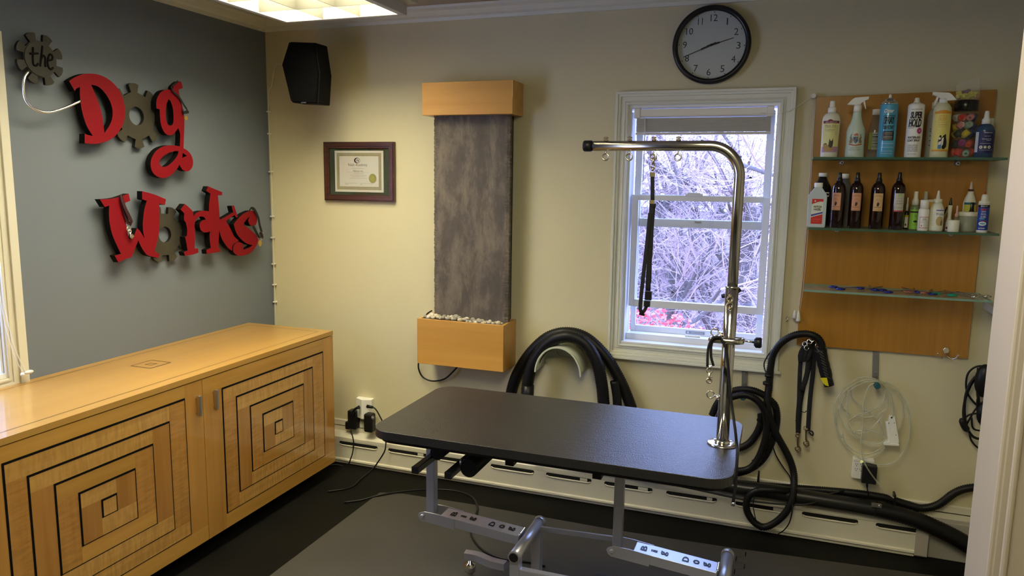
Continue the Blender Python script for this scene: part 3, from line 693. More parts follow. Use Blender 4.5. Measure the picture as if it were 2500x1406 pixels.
build('power_cord', b, M_black, ft)
PEB = [mat('pebble_%d' % k, c, .6, var=.15, vscale=60) for k, c in enumerate(((.46, .42, .34), (.36, .33, .27), (.60, .56, .46), (.26, .24, .20), (.52, .46, .33)))]
pebm = []
for k in range(10):
    q = MB(); q.sphere((0, 0, 0), 1, n=14); rr = random.Random(k); ph = [rr.uniform(0, 6) for _ in range(3)]
    q.v = [v*(1+.09*math.sin(2*v.x+ph[0])+.09*math.sin(2.3*v.y+ph[1])) for v in q.v]
    me = bpy.data.meshes.new('pebble'); me.from_pydata(q.v, [], q.f); me.materials.append(PEB[k % 5]); me.polygons.foreach_set('use_smooth', [True]*len(q.f)); pebm.append(me)
rp = random.Random(11); cnt = 0
placed = []
for tries in range(4000):
    if cnt >= 120: break
    x = rp.uniform(pxa+t+.012, pxb-t-.012); y = rp.uniform(py+t+.010, -.118)
    r = rp.uniform(.009, .015)*(1.25 if rp.random() < .15 else 1)
    if y+r > -.107: continue
    if any((x-q[0])**2+(y-q[1])**2 < ((r+q[2])*.74)**2 for q in placed): continue
    placed.append((x, y, r)); cnt += 1
    me_ = pebm[rp.randrange(10)]; SH = PEB; o = bpy.data.objects.new('pebble', me_); COL.objects.link(o)
    hump = .010*math.exp(-((x-1.15)/.18)**2)
    o.scale = (r*rp.uniform(.95, 1.2), r*rp.uniform(.8, 1), r*rp.uniform(.68, .85)); o.location = (x, y, pzb-.012+.6*r+hump+rp.uniform(0, .006))
    o.rotation_euler = (rp.uniform(-.3, .3), rp.uniform(-.3, .3), rp.uniform(0, 6))
    tag(o, 'smooth '+('grey', 'brownish grey', 'whitish', 'dark grey', 'tan')[SH.index(me_.materials[0])]+' river pebble in the maple planter of the wall fountain', 'pebble', 'pebbles in the fountain planter')
b = MB(); vs = []; nx2, ny2 = 60, 14
for j in range(ny2+1):
    for i in range(nx2+1): vs.append((pxa+t+(pxb-pxa-2*t)*i/nx2, py+t+(-.11-py-t)*j/ny2, pzb-.010+rp.uniform(-.004, .004)))
b.add(vs, [(j*(nx2+1)+i, j*(nx2+1)+i+1, (j+1)*(nx2+1)+i+1, (j+1)*(nx2+1)+i) for j in range(ny2) for i in range(nx2)], 0, False)
tag(build('pebble_bed', b, PEB[3], loc=((pxa+pxb)/2, py+.03, pzb-.04)), 'layer of small dark gravel under the pebbles in the fountain planter', 'gravel', kind='stuff')

# ================================================================== CLOCK
kc = P(1736.5, 109.5, 1, -.02); KR = .168
ck = thing('wall_clock', 'round black rimmed wall clock above the window showing twenty to three', 'clock', kc)
b = MB(); b.lathe([(KR-.022, -.012), (KR-.022, -.030), (KR-.016, -.036), (KR-.008, -.038), (KR, -.030), (KR+.001, -.015), (KR-.002, 0)], (kc.x, 0, kc.z), 64, axis='y', hole=True); build('rim', b, mat('clock_rim', (.006, .006, .010), .3), ck)
b = MB(); b.lathe([(0, 0), (0, -.014), (KR-.02, -.014), (KR-.02, 0)], (kc.x, 0, kc.z), 64, axis='y', sm=False)
mk = flat_map((kc.x, -.014, kc.z), (1,0,0), (0,0,1), (0,-1,0))
th = math.radians(-3.0)
for k in range(12):
    a = PI/2-2*PI*k/12+th; n_ = 12 if k == 0 else k; rr_ = KR*.69
    b.text(str(n_), mk, rr_*math.cos(a), rr_*math.sin(a), .030 if n_ in (10, 12) else (.020 if n_ == 11 else (.005 if n_ == 1 else .018)), .029, .0006, 1)
    b.prism(circ(KR*.835*math.cos(a), KR*.835*math.sin(a), .0024, 8), None, .0006, mk, m=1)
for k in range(60):
    a = 2*PI*k/60
    if k % 5: b.prism(circ(KR*.835*math.cos(a), KR*.835*math.sin(a), .0008, 5), None, .0006, mk, m=1)
build('face', b, [mat('clock_face', (.46, .50, .46), .6), mat('clock_ink', (.03, .035, .03), .6)], ck)
def hand(name, L, wd, tail, ang, w):
    q = MB(); a = math.radians(ang); U = Vector((math.cos(a), 0, math.sin(a))); V = Vector((-math.sin(a), 0, math.cos(a)))
    m_ = flat_map((kc.x, -.014, kc.z), U, V, (0,-1,0)); q.prism([(-tail, -wd), (-tail, wd), (L*.35, wd*.9), (L*.38, wd*.4), (L, wd*.35), (L, -wd*.35), (L*.38, -wd*.4), (L*.35, -wd*.9)], w, w+.001, m_)
    build(name, q, mat('hand_black', (.01, .015, .012), .4), ck)
hand('hour_hand', .098, .0042, .018, 15.5, .004); hand('minute_hand', .128, .0040, .022, 202, .006)
b = MB(); b.lathe([(.005, -.016), (.005, -.023), (.002, -.024)], (kc.x, 0, kc.z), 12, axis='y'); build('hub', b, M_black, ck)

# ================================================================== WOODEN BOARD AND GLASS SHELVES
M_board = wood('oak_board', (.37, .160, .014), (.46, .215, .024), 2, 1.0, .3, .3)
bd = thing('display_board', 'orange brown wooden panel behind the three glass shelves', 'wall panel', (3.16, 0, .885))
q0, q1, q2, q3 = (2.838, 1.963), (3.500, 1.977), (3.495, .885), (2.828, .885)
b = MB(); b.prism([q3, q2, q1, q0], -.003, -.022, mpy); build('panel', b, M_board, bd, bevel=.0012)
M_sg = mat('shelf_glass', (.40, .52, .44), .05, trans=.0, alpha=.34, spec=.8); M_ge = mat('shelf_glass_edge', (.05, .13, .075), .15, alpha=.92)
SX0, SX1, SYB, SYF = 2.835, 3.512, -.024, -.235
SZ = [1.705, 1.420, 1.163]
shelf_desc = ('top glass shelf of the wooden board, holding spray bottles', 'middle glass shelf of the wooden board, holding brown bottles', 'lowest glass shelf of the wooden board, holding scissors')
for z, ds in zip(SZ, shelf_desc):
    g = thing('glass_shelf', ds, 'shelf', (3.17, -.13, z), 'glass shelves')
    b = MB(); b.box(SX0, SX1, SYF, SYB, z-.009, z)
    gm = mat('glass_edge_low', (.20, .36, .28), .12, alpha=.85) if z < 1.3 else M_ge
    M6 = [1, 0, 0, 0, 0, 0]
    b.m = [0, 0, 1, 1, 1, 1]
    build('pane', b, [M_sg, gm], g, bevel=.0008)
    for x in (2.955, 3.385):
        b = MB(); b.lathe([(.009, -.022), (.009, -.050), (.006, -.052)], (x, 0, z-.018), 14, axis='y'); b.lathe([(.0035, -.05), (.0035, -.054)], (x, 0, z-.018), 10, axis='y', m=1)
        if z > 1.2: build('clamp', b, [M_steel, M_black], g)

hk = P(2310, 862, 1, -.03)
th_ = thing('coat_hook', 'small double prong nickel hook at the lower right of the wooden board', 'hook', (hk.x, -.022, hk.z))
b = MB(); b.lathe([(.013, -.022), (.013, -.026), (.010, -.028)], (hk.x, 0, hk.z+.010), 20, axis='y', sy=1.2); build('back_plate', b, M_nick, th_)
b = MB()
for s in (-1, 1):
    L = spline([(hk.x+s*.002, -.026, hk.z), (hk.x+s*.008, -.040, hk.z-.012), (hk.x+s*.020, -.055, hk.z-.018), (hk.x+s*.032, -.062, hk.z-.010), (hk.x+s*.037, -.064, hk.z+.002)], .004)
    b.tube(L, .0028, 8); b.sphere(L[-1], .0045)
build('prong', b, M_nick, th_)

# small white shelf right of the board, dark bowl on it
b = MB(); b.box(3.535, XR, -.20, 0, 1.098, 1.128); tag(build('wall_shelf', b, M_wtrim, loc=(3.58, 0, 1.1), bevel=.002), 'small white wall shelf end beside the door jamb on the right', 'shelf')
b = MB(); b.lathe([(.020, 0), (.045, .012), (.052, .05), (.045, .088), (.02, .10)], (3.585-.0, -.12, 1.128), 24, sx=.6); tag(build('grey_bowl', b, mat('dull_grey', (.10, .09, .085), .6), loc=(3.585, -.12, 1.128)), 'dark grey rounded container on the small white shelf by the jamb', 'container')

# ================================================================== BOTTLES
def cylmap(cx, cy, R, z0, H, a0=0):
    # u = arc fraction (-1..1 -> +-60 degrees), v = fraction of height ; a0 turns the label towards the left
    def f(u, v, w):
        a = u*1.05+a0; return Vector((cx+(R+w)*math.sin(a), cy-(R+w)*math.cos(a), z0+v*H))
    return f
def subdiv_rect(u0, u1, v0, v1, n=10):
    return [(u0+(u1-u0)*k/n, v0) for k in range(n+1)]+[(u1-(u1-u0)*k/n, v1) for k in range(n+1)]
def patch(mb, mp, u0, u1, v0, v1, m=0, w=.0004, n=10):
    for k in range(n):
        a, c = u0+(u1-u0)*k/n, u0+(u1-u0)*(k+1)/n
        mb.add([mp(a, v0, w), mp(c, v0, w), mp(c, v1, w), mp(a, v1, w)], [(0,1,2,3)], m, True)
def poly(mb, mp, pts, m, w=.0008):
    # cut the flat outline into narrow strips first, so that it follows the round bottle
    bm = bmesh.new(); vs = [bm.verts.new((p[0], p[1], 0)) for p in pts]
    for t in tessellate_polygon([[Vector((p[0], p[1], 0)) for p in pts]]):
        try: bm.faces.new([vs[i] for i in t])
        except ValueError: pass
    x0, x1 = min(p[0] for p in pts), max(p[0] for p in pts); x = math.floor(x0/.12)*.12+.12
    while x < x1:
        bmesh.ops.bisect_plane(bm, geom=bm.verts[:]+bm.edges[:]+bm.faces[:], plane_co=(x, 0, 0), plane_no=(1, 0, 0)); x += .12
    bm.verts.index_update(); mb.add([mp(v.co.x, v.co.y, w) for v in bm.verts], [tuple(v.index for v in f.verts) for f in bm.faces], m); bm.free()
def place(xl, xr, base, top, yd, zs):
    xc = (xl+xr)/2; c = P(xc, base, 1, yd); tp = P(xc, top, 1, yd)
    R = (P(xr, base, 1, yd).x-P(xl, base, 1, yd).x)/2
    return c.x, yd, zs, R, tp.z-zs
def col(n, c, r=.45, **k): return mat('b_'+n, c, r, **k)
B_cream = col('cream', (.78, .78, .62)); B_wht = col('white', (.82, .82, .74)); B_milk = col('milk', (.56, .67, .54), .35)
B_blk = col('black', (.010, .009, .010), .25); B_amb = col('amber', (.012, .0025, .002), .12, coat=.6)
B_clr = col('clear', (.30, .28, .22), .1, alpha=.35, spec=.8); B_frost = col('frost', (.52, .60, .60), .3, alpha=.93)
BT = 'care products on the glass shelves'
def bottle(name, label, cat, geo, parts, lab=None, lm=None, sx=1, sy=1, n=28, group=BT, a0=-.03):
    """parts: (part name, profile in radius / height fractions, material); lab(mb, map) draws the printed label"""
    cx, cy, z0, R, H = geo
    t_ = thing(name, label, cat, (cx, cy, z0), group)
    bo = None
    for pn, prof, m in parts:
        q = MB()
        if callable(prof): prof(q, cx, cy, z0, R, H)
        else: q.lathe([(r*R, h*H) for r, h in prof], (cx, cy, z0), n, sx=sx if pn in ('body',) else 1, sy=sy if pn in ('body',) else 1)
        o = build(pn, q, m, t_)
        if bo is None: bo = o
    if lab:
        q = MB(); mp = cylmap(cx, cy, R*1.004, z0, H, a0); lab(q, mp, (cx, cy, z0, R, H)); build('label', q, lm, bo)
    return t_
def trigger(side):
    def f(q, cx, cy, z0, R, H):
        s = side; m = lambda u, v, w: Vector((cx+s*u*H, cy+w, z0+v*H))
        q.prism([(-.17, .875), (-.10, .955), (-.06, .985), (.12, .998), (.155, 1.0), (.152, .955), (.10, .935), (.05, .90), (.035, .872), (-.05, .868)], -.011, .011, m)
        q.prism([(.075, .925), (.10, .93), (.112, .88), (.128, .80), (.118, .80), (.095, .86), (.082, .89)], -.006, .006, m)
    return f
# ---- top shelf
z = SZ[0]; yf_ = -.165
M_l1 = [col('label_yellow', (.72, .70, .30)), col('label_maroon', (.16, .01, .03)), col('label_ink', (.22, .13, .14)), col('label_lilac', (.42, .24, .40)), col('dog_brown', (.42, .27, .08)), col('dog_dark', (.045, .04, .03)), B_wht]
def lab1(q, mp, g):
    patch(q, mp, -.92, .98, .13, .64); patch(q, mp, -.94, .98, .60, .645, 1, .0007); poly(q, mp, circ(-.1, .645, .26, 14, .024), 1, .0008)
    patch(q, mp, -.92, .98, .09, .19, 3, .0007); q.text('BIO-GROOM', mp, 0, .62, 1.2, .022, .0012, 6)
    q.text('Mink Oil', mp, -.1, .555, 1.1, .038, .0010, 2); q.text('CONDITIONING GLOSS', mp, -.1, .525, 1.15, .012, .001, 2); q.text('Conditioner', mp, -.1, .485, 1.1, .025, .001, 2)
    q.text('for all coats', mp, -.1, .455, .7, .012, .001, 2)
    for k in range(9): patch(q, mp, .45, .85, .56-k*.02, .563-k*.02, 2, .0009, 3)
    poly(q, mp, [(-.75,.16),(-.7,.22),(-.5,.25),(-.3,.23),(-.1,.20),(.3,.18),(.32,.13),(.0,.10),(-.5,.105)], 4, .0010)
    poly(q, mp, [(-.15,.20),(-.1,.28),(-.05,.335),(.05,.29),(.18,.29),(.28,.335),(.33,.27),(.30,.20),(.15,.17),(.0,.17)], 5, .0011)
    poly(q, mp, circ(-.48, .21, .2, 12, .028), 4, .0012); poly(q, mp, [(-.75,.21),(-.6,.245),(-.35,.25),(-.3,.225),(-.5,.235)], 5, .0013)
bottle('spray_bottle', 'cream pump bottle with yellow label and two dogs, first on the top shelf', 'bottle', place(2001, 2045, 384, 247, yf_, z),
  [('body', [(.85, 0), (.95, .012), (.96, .3), (1, .55), (1, .66), (.93, .72), (.72, .77), (.42, .795), (.40, .80)], B_cream), ('cap', [(.46, .80), (.46, .875), (.40, .885), (.33, .89), (.31, .90), (.29, .985), (.26, 1.0)], B_wht)], lab1, M_l1)
M_l2 = [col('crest_red', (.45, .13, .06)), col('crest_blue', (.03, .10, .30)), col('crest_brown', (.22, .17, .11)), col('ink_green', (.10, .13, .09))]
def lab2(q, mp, g):
    poly(q, mp, [(-.18,.355),(-.22,.385),(-.12,.375),(-.1,.40),(0,.385),(.02,.41),(.05,.385),(.14,.40),(.16,.375),(.25,.385),(.20,.355)], 0)
    poly(q, mp, [(-.24,.34),(.24,.34),(.24,.27),(0,.225),(-.24,.27)], 2, .0007); poly(q, mp, [(-.22,.335),(0,.335),(0,.29),(-.22,.29)], 1, .0012); poly(q, mp, [(0,.29),(.22,.29),(.2,.26),(0,.23)], 1, .0012)
    for s in (-1, 1): poly(q, mp, [(s*.30,.30),(s*.45,.34),(s*.40,.385),(s*.48,.385),(s*.55,.34),(s*.62,.33),(s*.55,.30),(s*.66,.25),(s*.5,.23),(s*.34,.24)], 2, .0008)
    poly(q, mp, [(-.7,.215),(-.62,.23),(0,.205),(.62,.23),(.7,.215),(.6,.205),(0,.185),(-.6,.205)], 0, .0009)
    q.text('MAGIC TOUCH', mp, 0, .157, .95, .018, .001, 3); q.text('GROOMING SPRAY', mp, 0, .125, 1.15, .020, .001, 3); q.text('No. 4', mp, 0, .102, .25, .010, .001, 3)
bottle('trigger_spray_bottle', 'pale green trigger bottle with a lion crest, second on the top shelf', 'bottle', place(2061, 2108, 384, 237, yf_, z),
  [('body', [(.9, 0), (1, .015), (1, .08), (.96, .2), (.97, .38), (.98, .42), (.90, .48), (.62, .58), (.48, .66), (.42, .74), (.42, .755)], B_milk), ('collar', [(.42, .75), (.42, .83), (.36, .87)], B_wht), ('trigger_head', trigger(1), B_wht)], lab2, M_l2)
M_l3 = [col('label_grey', (.40, .40, .34)), B_blk, col('label_lime', (.30, .40, .05))]
def lab3(q, mp, g):
    patch(q, mp, -.9, -.45, .18, .52, 2); patch(q, mp, -.42, 1.1, .17, .52, 0, .0005)
    for v in (.47, .43, .42, .29): patch(q, mp, -.36, 1.0, v, v+.012, 1, .0009)
    for v in (.39, .37, .35, .33, .24, .22): patch(q, mp, -.36, .9, v, v+.005, 1, .0009)
bottle('clear_bottle', 'clear bottle with white cap and grey printed label, behind the green and blue ones', 'bottle', place(2114, 2150, 380, 267, -.09, z),
  [('body', [(.95, 0), (1, .02), (1, .56), (.85, .68), (.60, .80), (.52, .88)], B_clr), ('cap', [(.60, .88), (.60, .99), (.55, 1.0)], B_wht)], lab3, M_l3)
M_l4 = [B_blk, B_wht, col('oster_blue', (.075, .36, .55), .3, coat=.5), col('ink_dk', (.01, .03, .06))]
def lab4(q, mp, g):
    q.text('\bOster', mp, -.05, .735, 1.05, .062, .0010, 1, shear=.35)
    for a, c, e, f in ((-.62, .66, .655, .662), (-.62, .66, .415, .42), (-.62, -.58, .42, .66), (.62, .66, .42, .66)): patch(q, mp, a, c, e, f, 0, .0010)
    q.text('\bSPRAY', mp, .02, .585, 1.05, .115, .0010, 0); q.text('SPRAY', mp, .035, .587, 1.05, .115, .0011, 0); q.text('\bDISINFECTANT', mp, .02, .475, 1.05, .058, .0010, 0)
    patch(q, mp, -.62, .66, .27, .41, 0, .0008)
    for v in (.385, .365, .335, .315, .29): patch(q, mp, -.45, .5, v, v+.005, 1, .0014)
    for v in (.22, .16, .10, .06): patch(q, mp, -.6, .7, v, v+.004, 1, .0009)
bottle('aerosol_can', 'tall blue spray disinfectant aerosol can with silver shoulder, on the top shelf', 'spray can', place(2139, 2183, 384, 231, yf_, z),
  [('body', [(.97, 0), (1, .01), (1, .83), (.97, .845)], M_l4[2]), ('shoulder', [(1, .842), (1.01, .855), (.80, .885), (.62, .895), (.60, .925), (.30, .935), (.26, .945)], M_chrome), ('nozzle', [(.17, .94), (.17, .965), (.13, 1.0)], B_wht)], lab4, M_l4)
M_l5 = [B_blk, col('magenta', (.45, .02, .17)), B_wht]
def lab5(q, mp, g):
    q.text('COAT CONDITIONER', mp, 0, .80, 1.3, .016, .001, 0)
    for s in (0, .02, .04): q.text('\bSUPER', mp, -.02+s, .705, 1.35, .115, .0010+s*.002, 0, shear=.1); q.text('\bHOLD', mp, -.12+s, .575, 1.45, .14, .0010+s*.002, 0, shear=.15)
    patch(q, mp, -.85, -.2, .487, .492, 0, .0009, 6); patch(q, mp, -.2, .4, .505, .51, 0, .0009, 6)
    poly(q, mp, circ(.48, .445, .30, 22, .050), 1, .0009); q.text('with\nsilk', mp, .48, .445, .24, .034, .0013, 2)
    q.text('\bWATERLESS', mp, -.1, .335, 1.5, .038, .0010, 0); q.text('\bCOAT SPRAY', mp, -.1, .285, 1.5, .038, .0010, 0)
    for k, t_ in enumerate(('LONG LASTING', 'WATER FREE', 'FAST DRYING', 'INSTANT HOLD')): q.text(t_, mp, -.15, .205-k*.032, 1.15, .018, .001, 0)
    q.text('NET WT 10 OZ', mp, -.2, .06, .9, .012, .001, 0)
bottle('aerosol_can', 'tall white aerosol can lettered SUPER HOLD with a magenta dot', 'spray can', place(2206, 2247, 384, 239, yf_, z),
  [('body', [(.97, 0), (1, .01), (1, .86), (.95, .885), (.66, .905), (.42, .92)], B_wht), ('nozzle', [(.42, .92), (.36, .935), (.30, .95), (.28, .99), (.2, 1.0)], B_cream)], lab5, M_l5)
def lab7(q, mp, g):
    for s in (0, .03): q.text('CH', mp, .1, .70, .8, .12, .001, 0)
    poly(q, mp, [(-.1,.62),(.4,.60),(.5,.72),(.3,.80),(-.1,.78),(-.3,.70)], 0)
    for v in (.5, .46, .38, .3, .22): patch(q, mp, -.6, .3, v, v+.008, 0, .0009)
bottle('grooming_bottle', 'grey white bottle half hidden between the white can and the yellow bottle', 'bottle', place(2256, 2290, 380, 244, -.075, z),
  [('body', [(.95, 0), (1, .02), (1, .72), (.8, .80), (.5, .84)], col('dull_white', (.42, .42, .35))), ('cap', [(.55, .84), (.55, .95), (.3, .97), (.3, 1.0)], B_cream)], lab7, [B_blk])
M_l6 = [col('label_lemon', (.74, .66, .17)), col('label_orange', (.70, .30, .02)), col('label_inkor', (.50, .30, .10)), B_blk, B_wht, col('bag_blue', (.04, .16, .36))]
def lab6(q, mp, g):
    patch(q, mp, -1.0, 1.0, .10, .70, 0); patch(q, mp, -1.0, 1.0, .665, .70, 1, .0007); poly(q, mp, circ(0, .70, .55, 18, .018), 1, .0008); patch(q, mp, -1.0, 1.0, .095, .12, 1, .0007)
    q.text('CITRUS', mp, 0, .62, .75, .045, .001, 1); q.text('FRESH', mp, 0, .572, .85, .045, .001, 1)
    for v in (.53, .50, .49, .465): patch(q, mp, -.5, .5, v, v+.003, 2, .0009)
    poly(q, mp, [(-.25,.14),(-.3,.24),(-.25,.31),(-.12,.345),(0,.33),(.02,.26),(.0,.14)], 3, .001); poly(q, mp, [(.0,.29),(.2,.335),(.45,.36),(.50,.30),(.62,.24),(.60,.16),(.35,.125),(.12,.14),(.1,.24)], 3, .001)
    poly(q, mp, [(.05,.29),(.25,.31),(.22,.20),(.10,.17)], 4, .0015); poly(q, mp, [(-.25,.235),(.05,.255),(.02,.20),(-.25,.19)], 4, .0016); poly(q, mp, [(-.28,.19),(.05,.20),(.03,.13),(-.3,.135)], 5, .0017); poly(q, mp, circ(-.15, .29, .11, 10, .018), 4, .0015)
bottle('trigger_spray_bottle', 'yellow trigger bottle picturing two black and white birds, on the top shelf', 'bottle', place(2268, 2313, 383, 225, yf_-.01, z),
  [('body', [(.93, 0), (1, .015), (1, .70), (.94, .76), (.72, .81), (.42, .84), (.40, .845)], col('pale_liquid', (.66, .66, .42), .3)), ('collar', [(.46, .83), (.46, .885), (.38, .90)], B_wht), ('trigger_head', trigger(-1), B_wht)], lab6, M_l6)
# jar with black lid, coloured bandage rolls inside, plastic bag on the lid
g = place(2318, 2376, 381, 246, -.105, z); cx, cy, z0, R, H = g
jr = thing('storage_jar', 'clear jar with black lid full of coloured bandage rolls', 'jar', (cx, cy, z0))
q = MB(); q.lathe([(R*.96, 0), (R, .01), (R, H*.70), (R*.9, H*.80), (R*.86, H*.83)], (cx, cy, z0), 36); build('body', q, mat('jar_clear', (.7, .74, .72), .05, alpha=.10, spec=.9), jr)
q = MB(); q.lathe([(R*1.0, H*.82), (R*1.03, H*.83), (R*1.03, H*.985), (R*.98, H)], (cx, cy, z0), 36); build('lid', q, B_blk, jr)
rj = random.Random(5); RC = [(.70, .04, .03), (.75, .62, .02), (.75, .75, .65), (.35, .03, .22), (.03, .05, .20), (.60, .22, .22), (.35, .50, .42), (.012, .012, .014), (.80, .10, .04), (.7, .7, .65)]
RN = ('red', 'yellow', 'cream', 'purple', 'navy', 'pink', 'mint green', 'black', 'orange red', 'white')
lay = [(.10, (0, 6, 8)), (.26, (8, 7, 3)), (.42, (7, 1, 4)), (.56, (7, 1, 9)), (.70, (2, 0, 2))]
ri = 0
for hh_, cs in lay:
    for k in range(9):
        a = 2*PI*k/6+hh_*9; rr_ = R*(.66 if k < 6 else .25); c_ = Vector((cx+rr_*math.cos(a), cy+rr_*math.sin(a), z0+hh_*H+rj.uniform(-.004, .004)))
        Mx = Matrix.Rotation(rj.uniform(0, PI), 3, 'Z') @ Matrix.Rotation(rj.uniform(.5, 1.5), 3, 'X')
        q = MB(); rad = R*.30; q.lathe([(rad*.35, -.013), (rad, -.012), (rad*1.03, 0), (rad, .012), (rad*.35, .013), (rad*.35, -.013)], c_, 14, M=Mx, hole=True)
        ci = RC[cs[k % 3]] if rj.random() < .7 else RC[rj.randrange(10)]
        tag(build('bandage_roll', q, mat('roll_%d' % RC.index(ci), ci, .55), loc=c_), 'small '+RN[RC.index(ci)]+' bandage roll packed in the clear jar with the black lid', 'bandage roll', 'bandage rolls in the jar')
q = MB(); bc = Vector((cx, cy, z0+H)); zb0 = P(2345, 196, 1, cy).z-bc.z
rings_ = []
for j, (f, rx, ry) in enumerate(((0, .9, .6), (.15, 1.02, .66), (.4, .98, .55), (.7, 1.02, .35), (1.0, .93, .06))):
    rings_.append([bc+Vector((rx*R*math.cos(2*PI*k/20)*(1+.05*math.sin(k*3+j)), ry*R*math.sin(2*PI*k/20), .001+f*zb0+(.010*math.cos(2*PI*k/20)*f if j == 4 else 0))) for k in range(20)])
q.add([v for r_ in rings_ for v in r_], [(j*20+k, j*20+(k+1) % 20, (j+1)*20+(k+1) % 20, (j+1)*20+k) for j in range(4) for k in range(20)], 0, True)
pb = tag(build('plastic_bag', q, mat('bag_film', (.75, .74, .60), .12, alpha=.24, spec=.9), loc=bc), 'see through plastic bag with yellow bands, lying on the black jar lid', 'bag')
q = MB()
for k in range(16):
    a = rj.uniform(0, 6); p_ = bc+Vector((R*.35*math.cos(a)-.004, R*.25*math.sin(a), .013+rj.uniform(0, .016)))
    q.tube(spline([p_+Vector((rj.uniform(-.02, .02), rj.uniform(-.008, .008), rj.uniform(-.006, .016))) for _ in range(4)], .005), .0055, 7, 1 if k == 3 else 0)
tag(build('hair_band', q, [mat('band_yellow', (.75, .70, .05), .5), mat('band_purple', (.16, .03, .12), .5)], loc=bc+Vector((0, 0, .01))), 'bunch of yellow bands inside the plastic bag on the jar', 'hair bands', kind='stuff')
M_l8 = [col('navy', (.008, .012, .085)), col('pale_white', (.6, .62, .62)), col('disc_gold', (.40, .33, .18)), B_wht]
def lab8(q, mp, g):
    patch(q, mp, -1.25, 1.25, .10, .565, 0, .0004, 16); patch(q, mp, -1.2, -.72, .12, .55, 1, .0008)
    q.text('Vetericyn', mp, .25, .53, .9, .04, .001, 3); q.text('Wound & Skin', mp, .15, .40, 1.0, .024, .001, 3); q.text('Cleanser', mp, .35, .37, .5, .02, .001, 3)
    patch(q, mp, -.1, .5, .455, .462, 1, .001); patch(q, mp, -.5, .6, .30, .306, 1, .001)
    for k, m_ in enumerate((3, 2, 3)): poly(q, mp, circ(-.38+k*.42, .225, .17, 14, .034), m_, .001); poly(q, mp, circ(-.38+k*.42, .225, .10, 10, .018), 2 if m_ == 3 else 3, .0014)
    patch(q, mp, -.5, .9, .16, .165, 1, .001)
bottle('spray_bottle', 'navy blue pump bottle at the right end of the top shelf', 'bottle', place(2376, 2422, 382, 271, yf_, z),
  [('body', [(.95, 0), (1, .02), (1, .58), (.92, .65), (.62, .71), (.44, .725)], col('blue_plastic', (.03, .065, .12), .2)), ('cap', [(.46, .72), (.46, .82), (.30, .85), (.24, .97), (.18, 1.0)], B_wht)], lab8, M_l8, a0=-.1)
bottle('grooming_bottle', 'bottle with white cap half hidden behind the navy blue pump bottle', 'bottle', place(2394, 2424, 378, 289, -.075, z),
  [('body', [(.95, 0), (1, .02), (1, .68), (.85, .76), (.5, .8)], B_blk), ('cap', [(.62, .78), (.62, .99), (.55, 1)], B_cream)])

# ---- middle shelf
z = SZ[1]
g = place(1969, 2014, 549, 446, -.195, z); cx, cy, z0, R, H = g
wh = thing('witch_hazel_bottle', 'clear flat sided bottle lettered WITCH HAZEL at the left end of the middle shelf', 'bottle', (cx, cy, z0), BT)
q = MB(); mfl = lambda u, v, w: Vector((cx+u*R, cy+w, z0+v*H))
q.prism([(-.90, 0), (.90, 0), (1, .03), (1, .72), (.42, .885), (.42, .90), (-.42, .90), (-.42, .885), (-1, .72), (-1, .03)], -.018, .018, mfl); bw = build('body', q, B_frost, wh, bevel=.005, seg=3)
q = MB(); q.lathe([(R*.44, .90*H), (R*.46, .905*H), (R*.46, .99*H), (R*.42, H)], (cx, cy, z0), 24); build('cap', q, B_wht, wh)
q = MB(); mw_ = lambda u, v, w: Vector((cx+u*R, cy-.0182-w, z0+v*H))
q.prism(rect(-.60, .62, .08, .64), 0, .0004, mw_, m=1); q.prism([(-.6, .52), (-.1, .56), (.2, .58), (.62, .58), (.62, .64), (-.6, .64)], 0, .0006, mw_, m=0); q.prism([(-.6, .29), (0, .32), (.62, .355), (.62, .32), (0, .285), (-.6, .245)], 0, .0006, mw_, m=2)
q.prism([(-.6, .08), (.62, .08), (.62, .30), (0, .265), (-.6, .225)], 0, .0005, mw_, m=0)
q.prism(circ(-.25, .592, .09, 12, .018), None, .0010, mw_, m=1)
q.text('\bWITCH\nHAZEL', mw_, .02, .435, .85, .105, .0009, 3); q.text('WITCH\nHAZEL', mw_, .03, .436, .85, .105, .00095, 3); q.text('ASTRINGENT', mw_, 0, .185, .9, .02, .0009, 4); q.text('16 FL OZ', mw_, -.1, .14, .6, .018, .0009, 4)
build('label', q, [col('hazel_red', (.55, .02, .015)), col('hazel_white', (.66, .70, .58)), col('hazel_blue', (.05, .05, .30)), B_blk, col('hazel_pink', (.75, .2, .15))], bw)
bottle('brown_bottle', 'big black bottle with white cap behind the clear one lettered WITCH HAZEL', 'bottle', place(1977, 2024, 546, 422, -.085, z),
  [('body', [(.95, 0), (1, .02), (1, .66), (.93, .74), (.5, .87), (.40, .93)], B_blk), ('cap', [(.44, .93), (.44, .995), (.40, 1)], B_wht)], lambda q, mp, g: (patch(q, mp, .3, .8, .56, .64), patch(q, mp, .35, .75, .58, .62, 1, .0008)), [B_wht, B_blk])
bottle('grey_jug', 'large translucent grey bottle behind the first brown spray bottles', 'bottle', place(2028, 2080, 545, 424, -.075, z),
  [('body', [(.95, 0), (1, .02), (1, .60), (.75, .76), (.36, .88), (.34, .92)], col('grey_trans', (.13, .125, .115), .3)), ('cap', [(.38, .91), (.38, .99), (.34, 1)], B_wht)])
BP = [('body', [(.93, 0), (1, .012), (1, .70), (.93, .755), (.72, .80), (.48, .825), (.46, .83)], B_amb), ('cap', [(.46, .83), (.44, .87), (.33, .90), (.30, .92), (.27, .99), (.22, 1.0)], B_blk)]
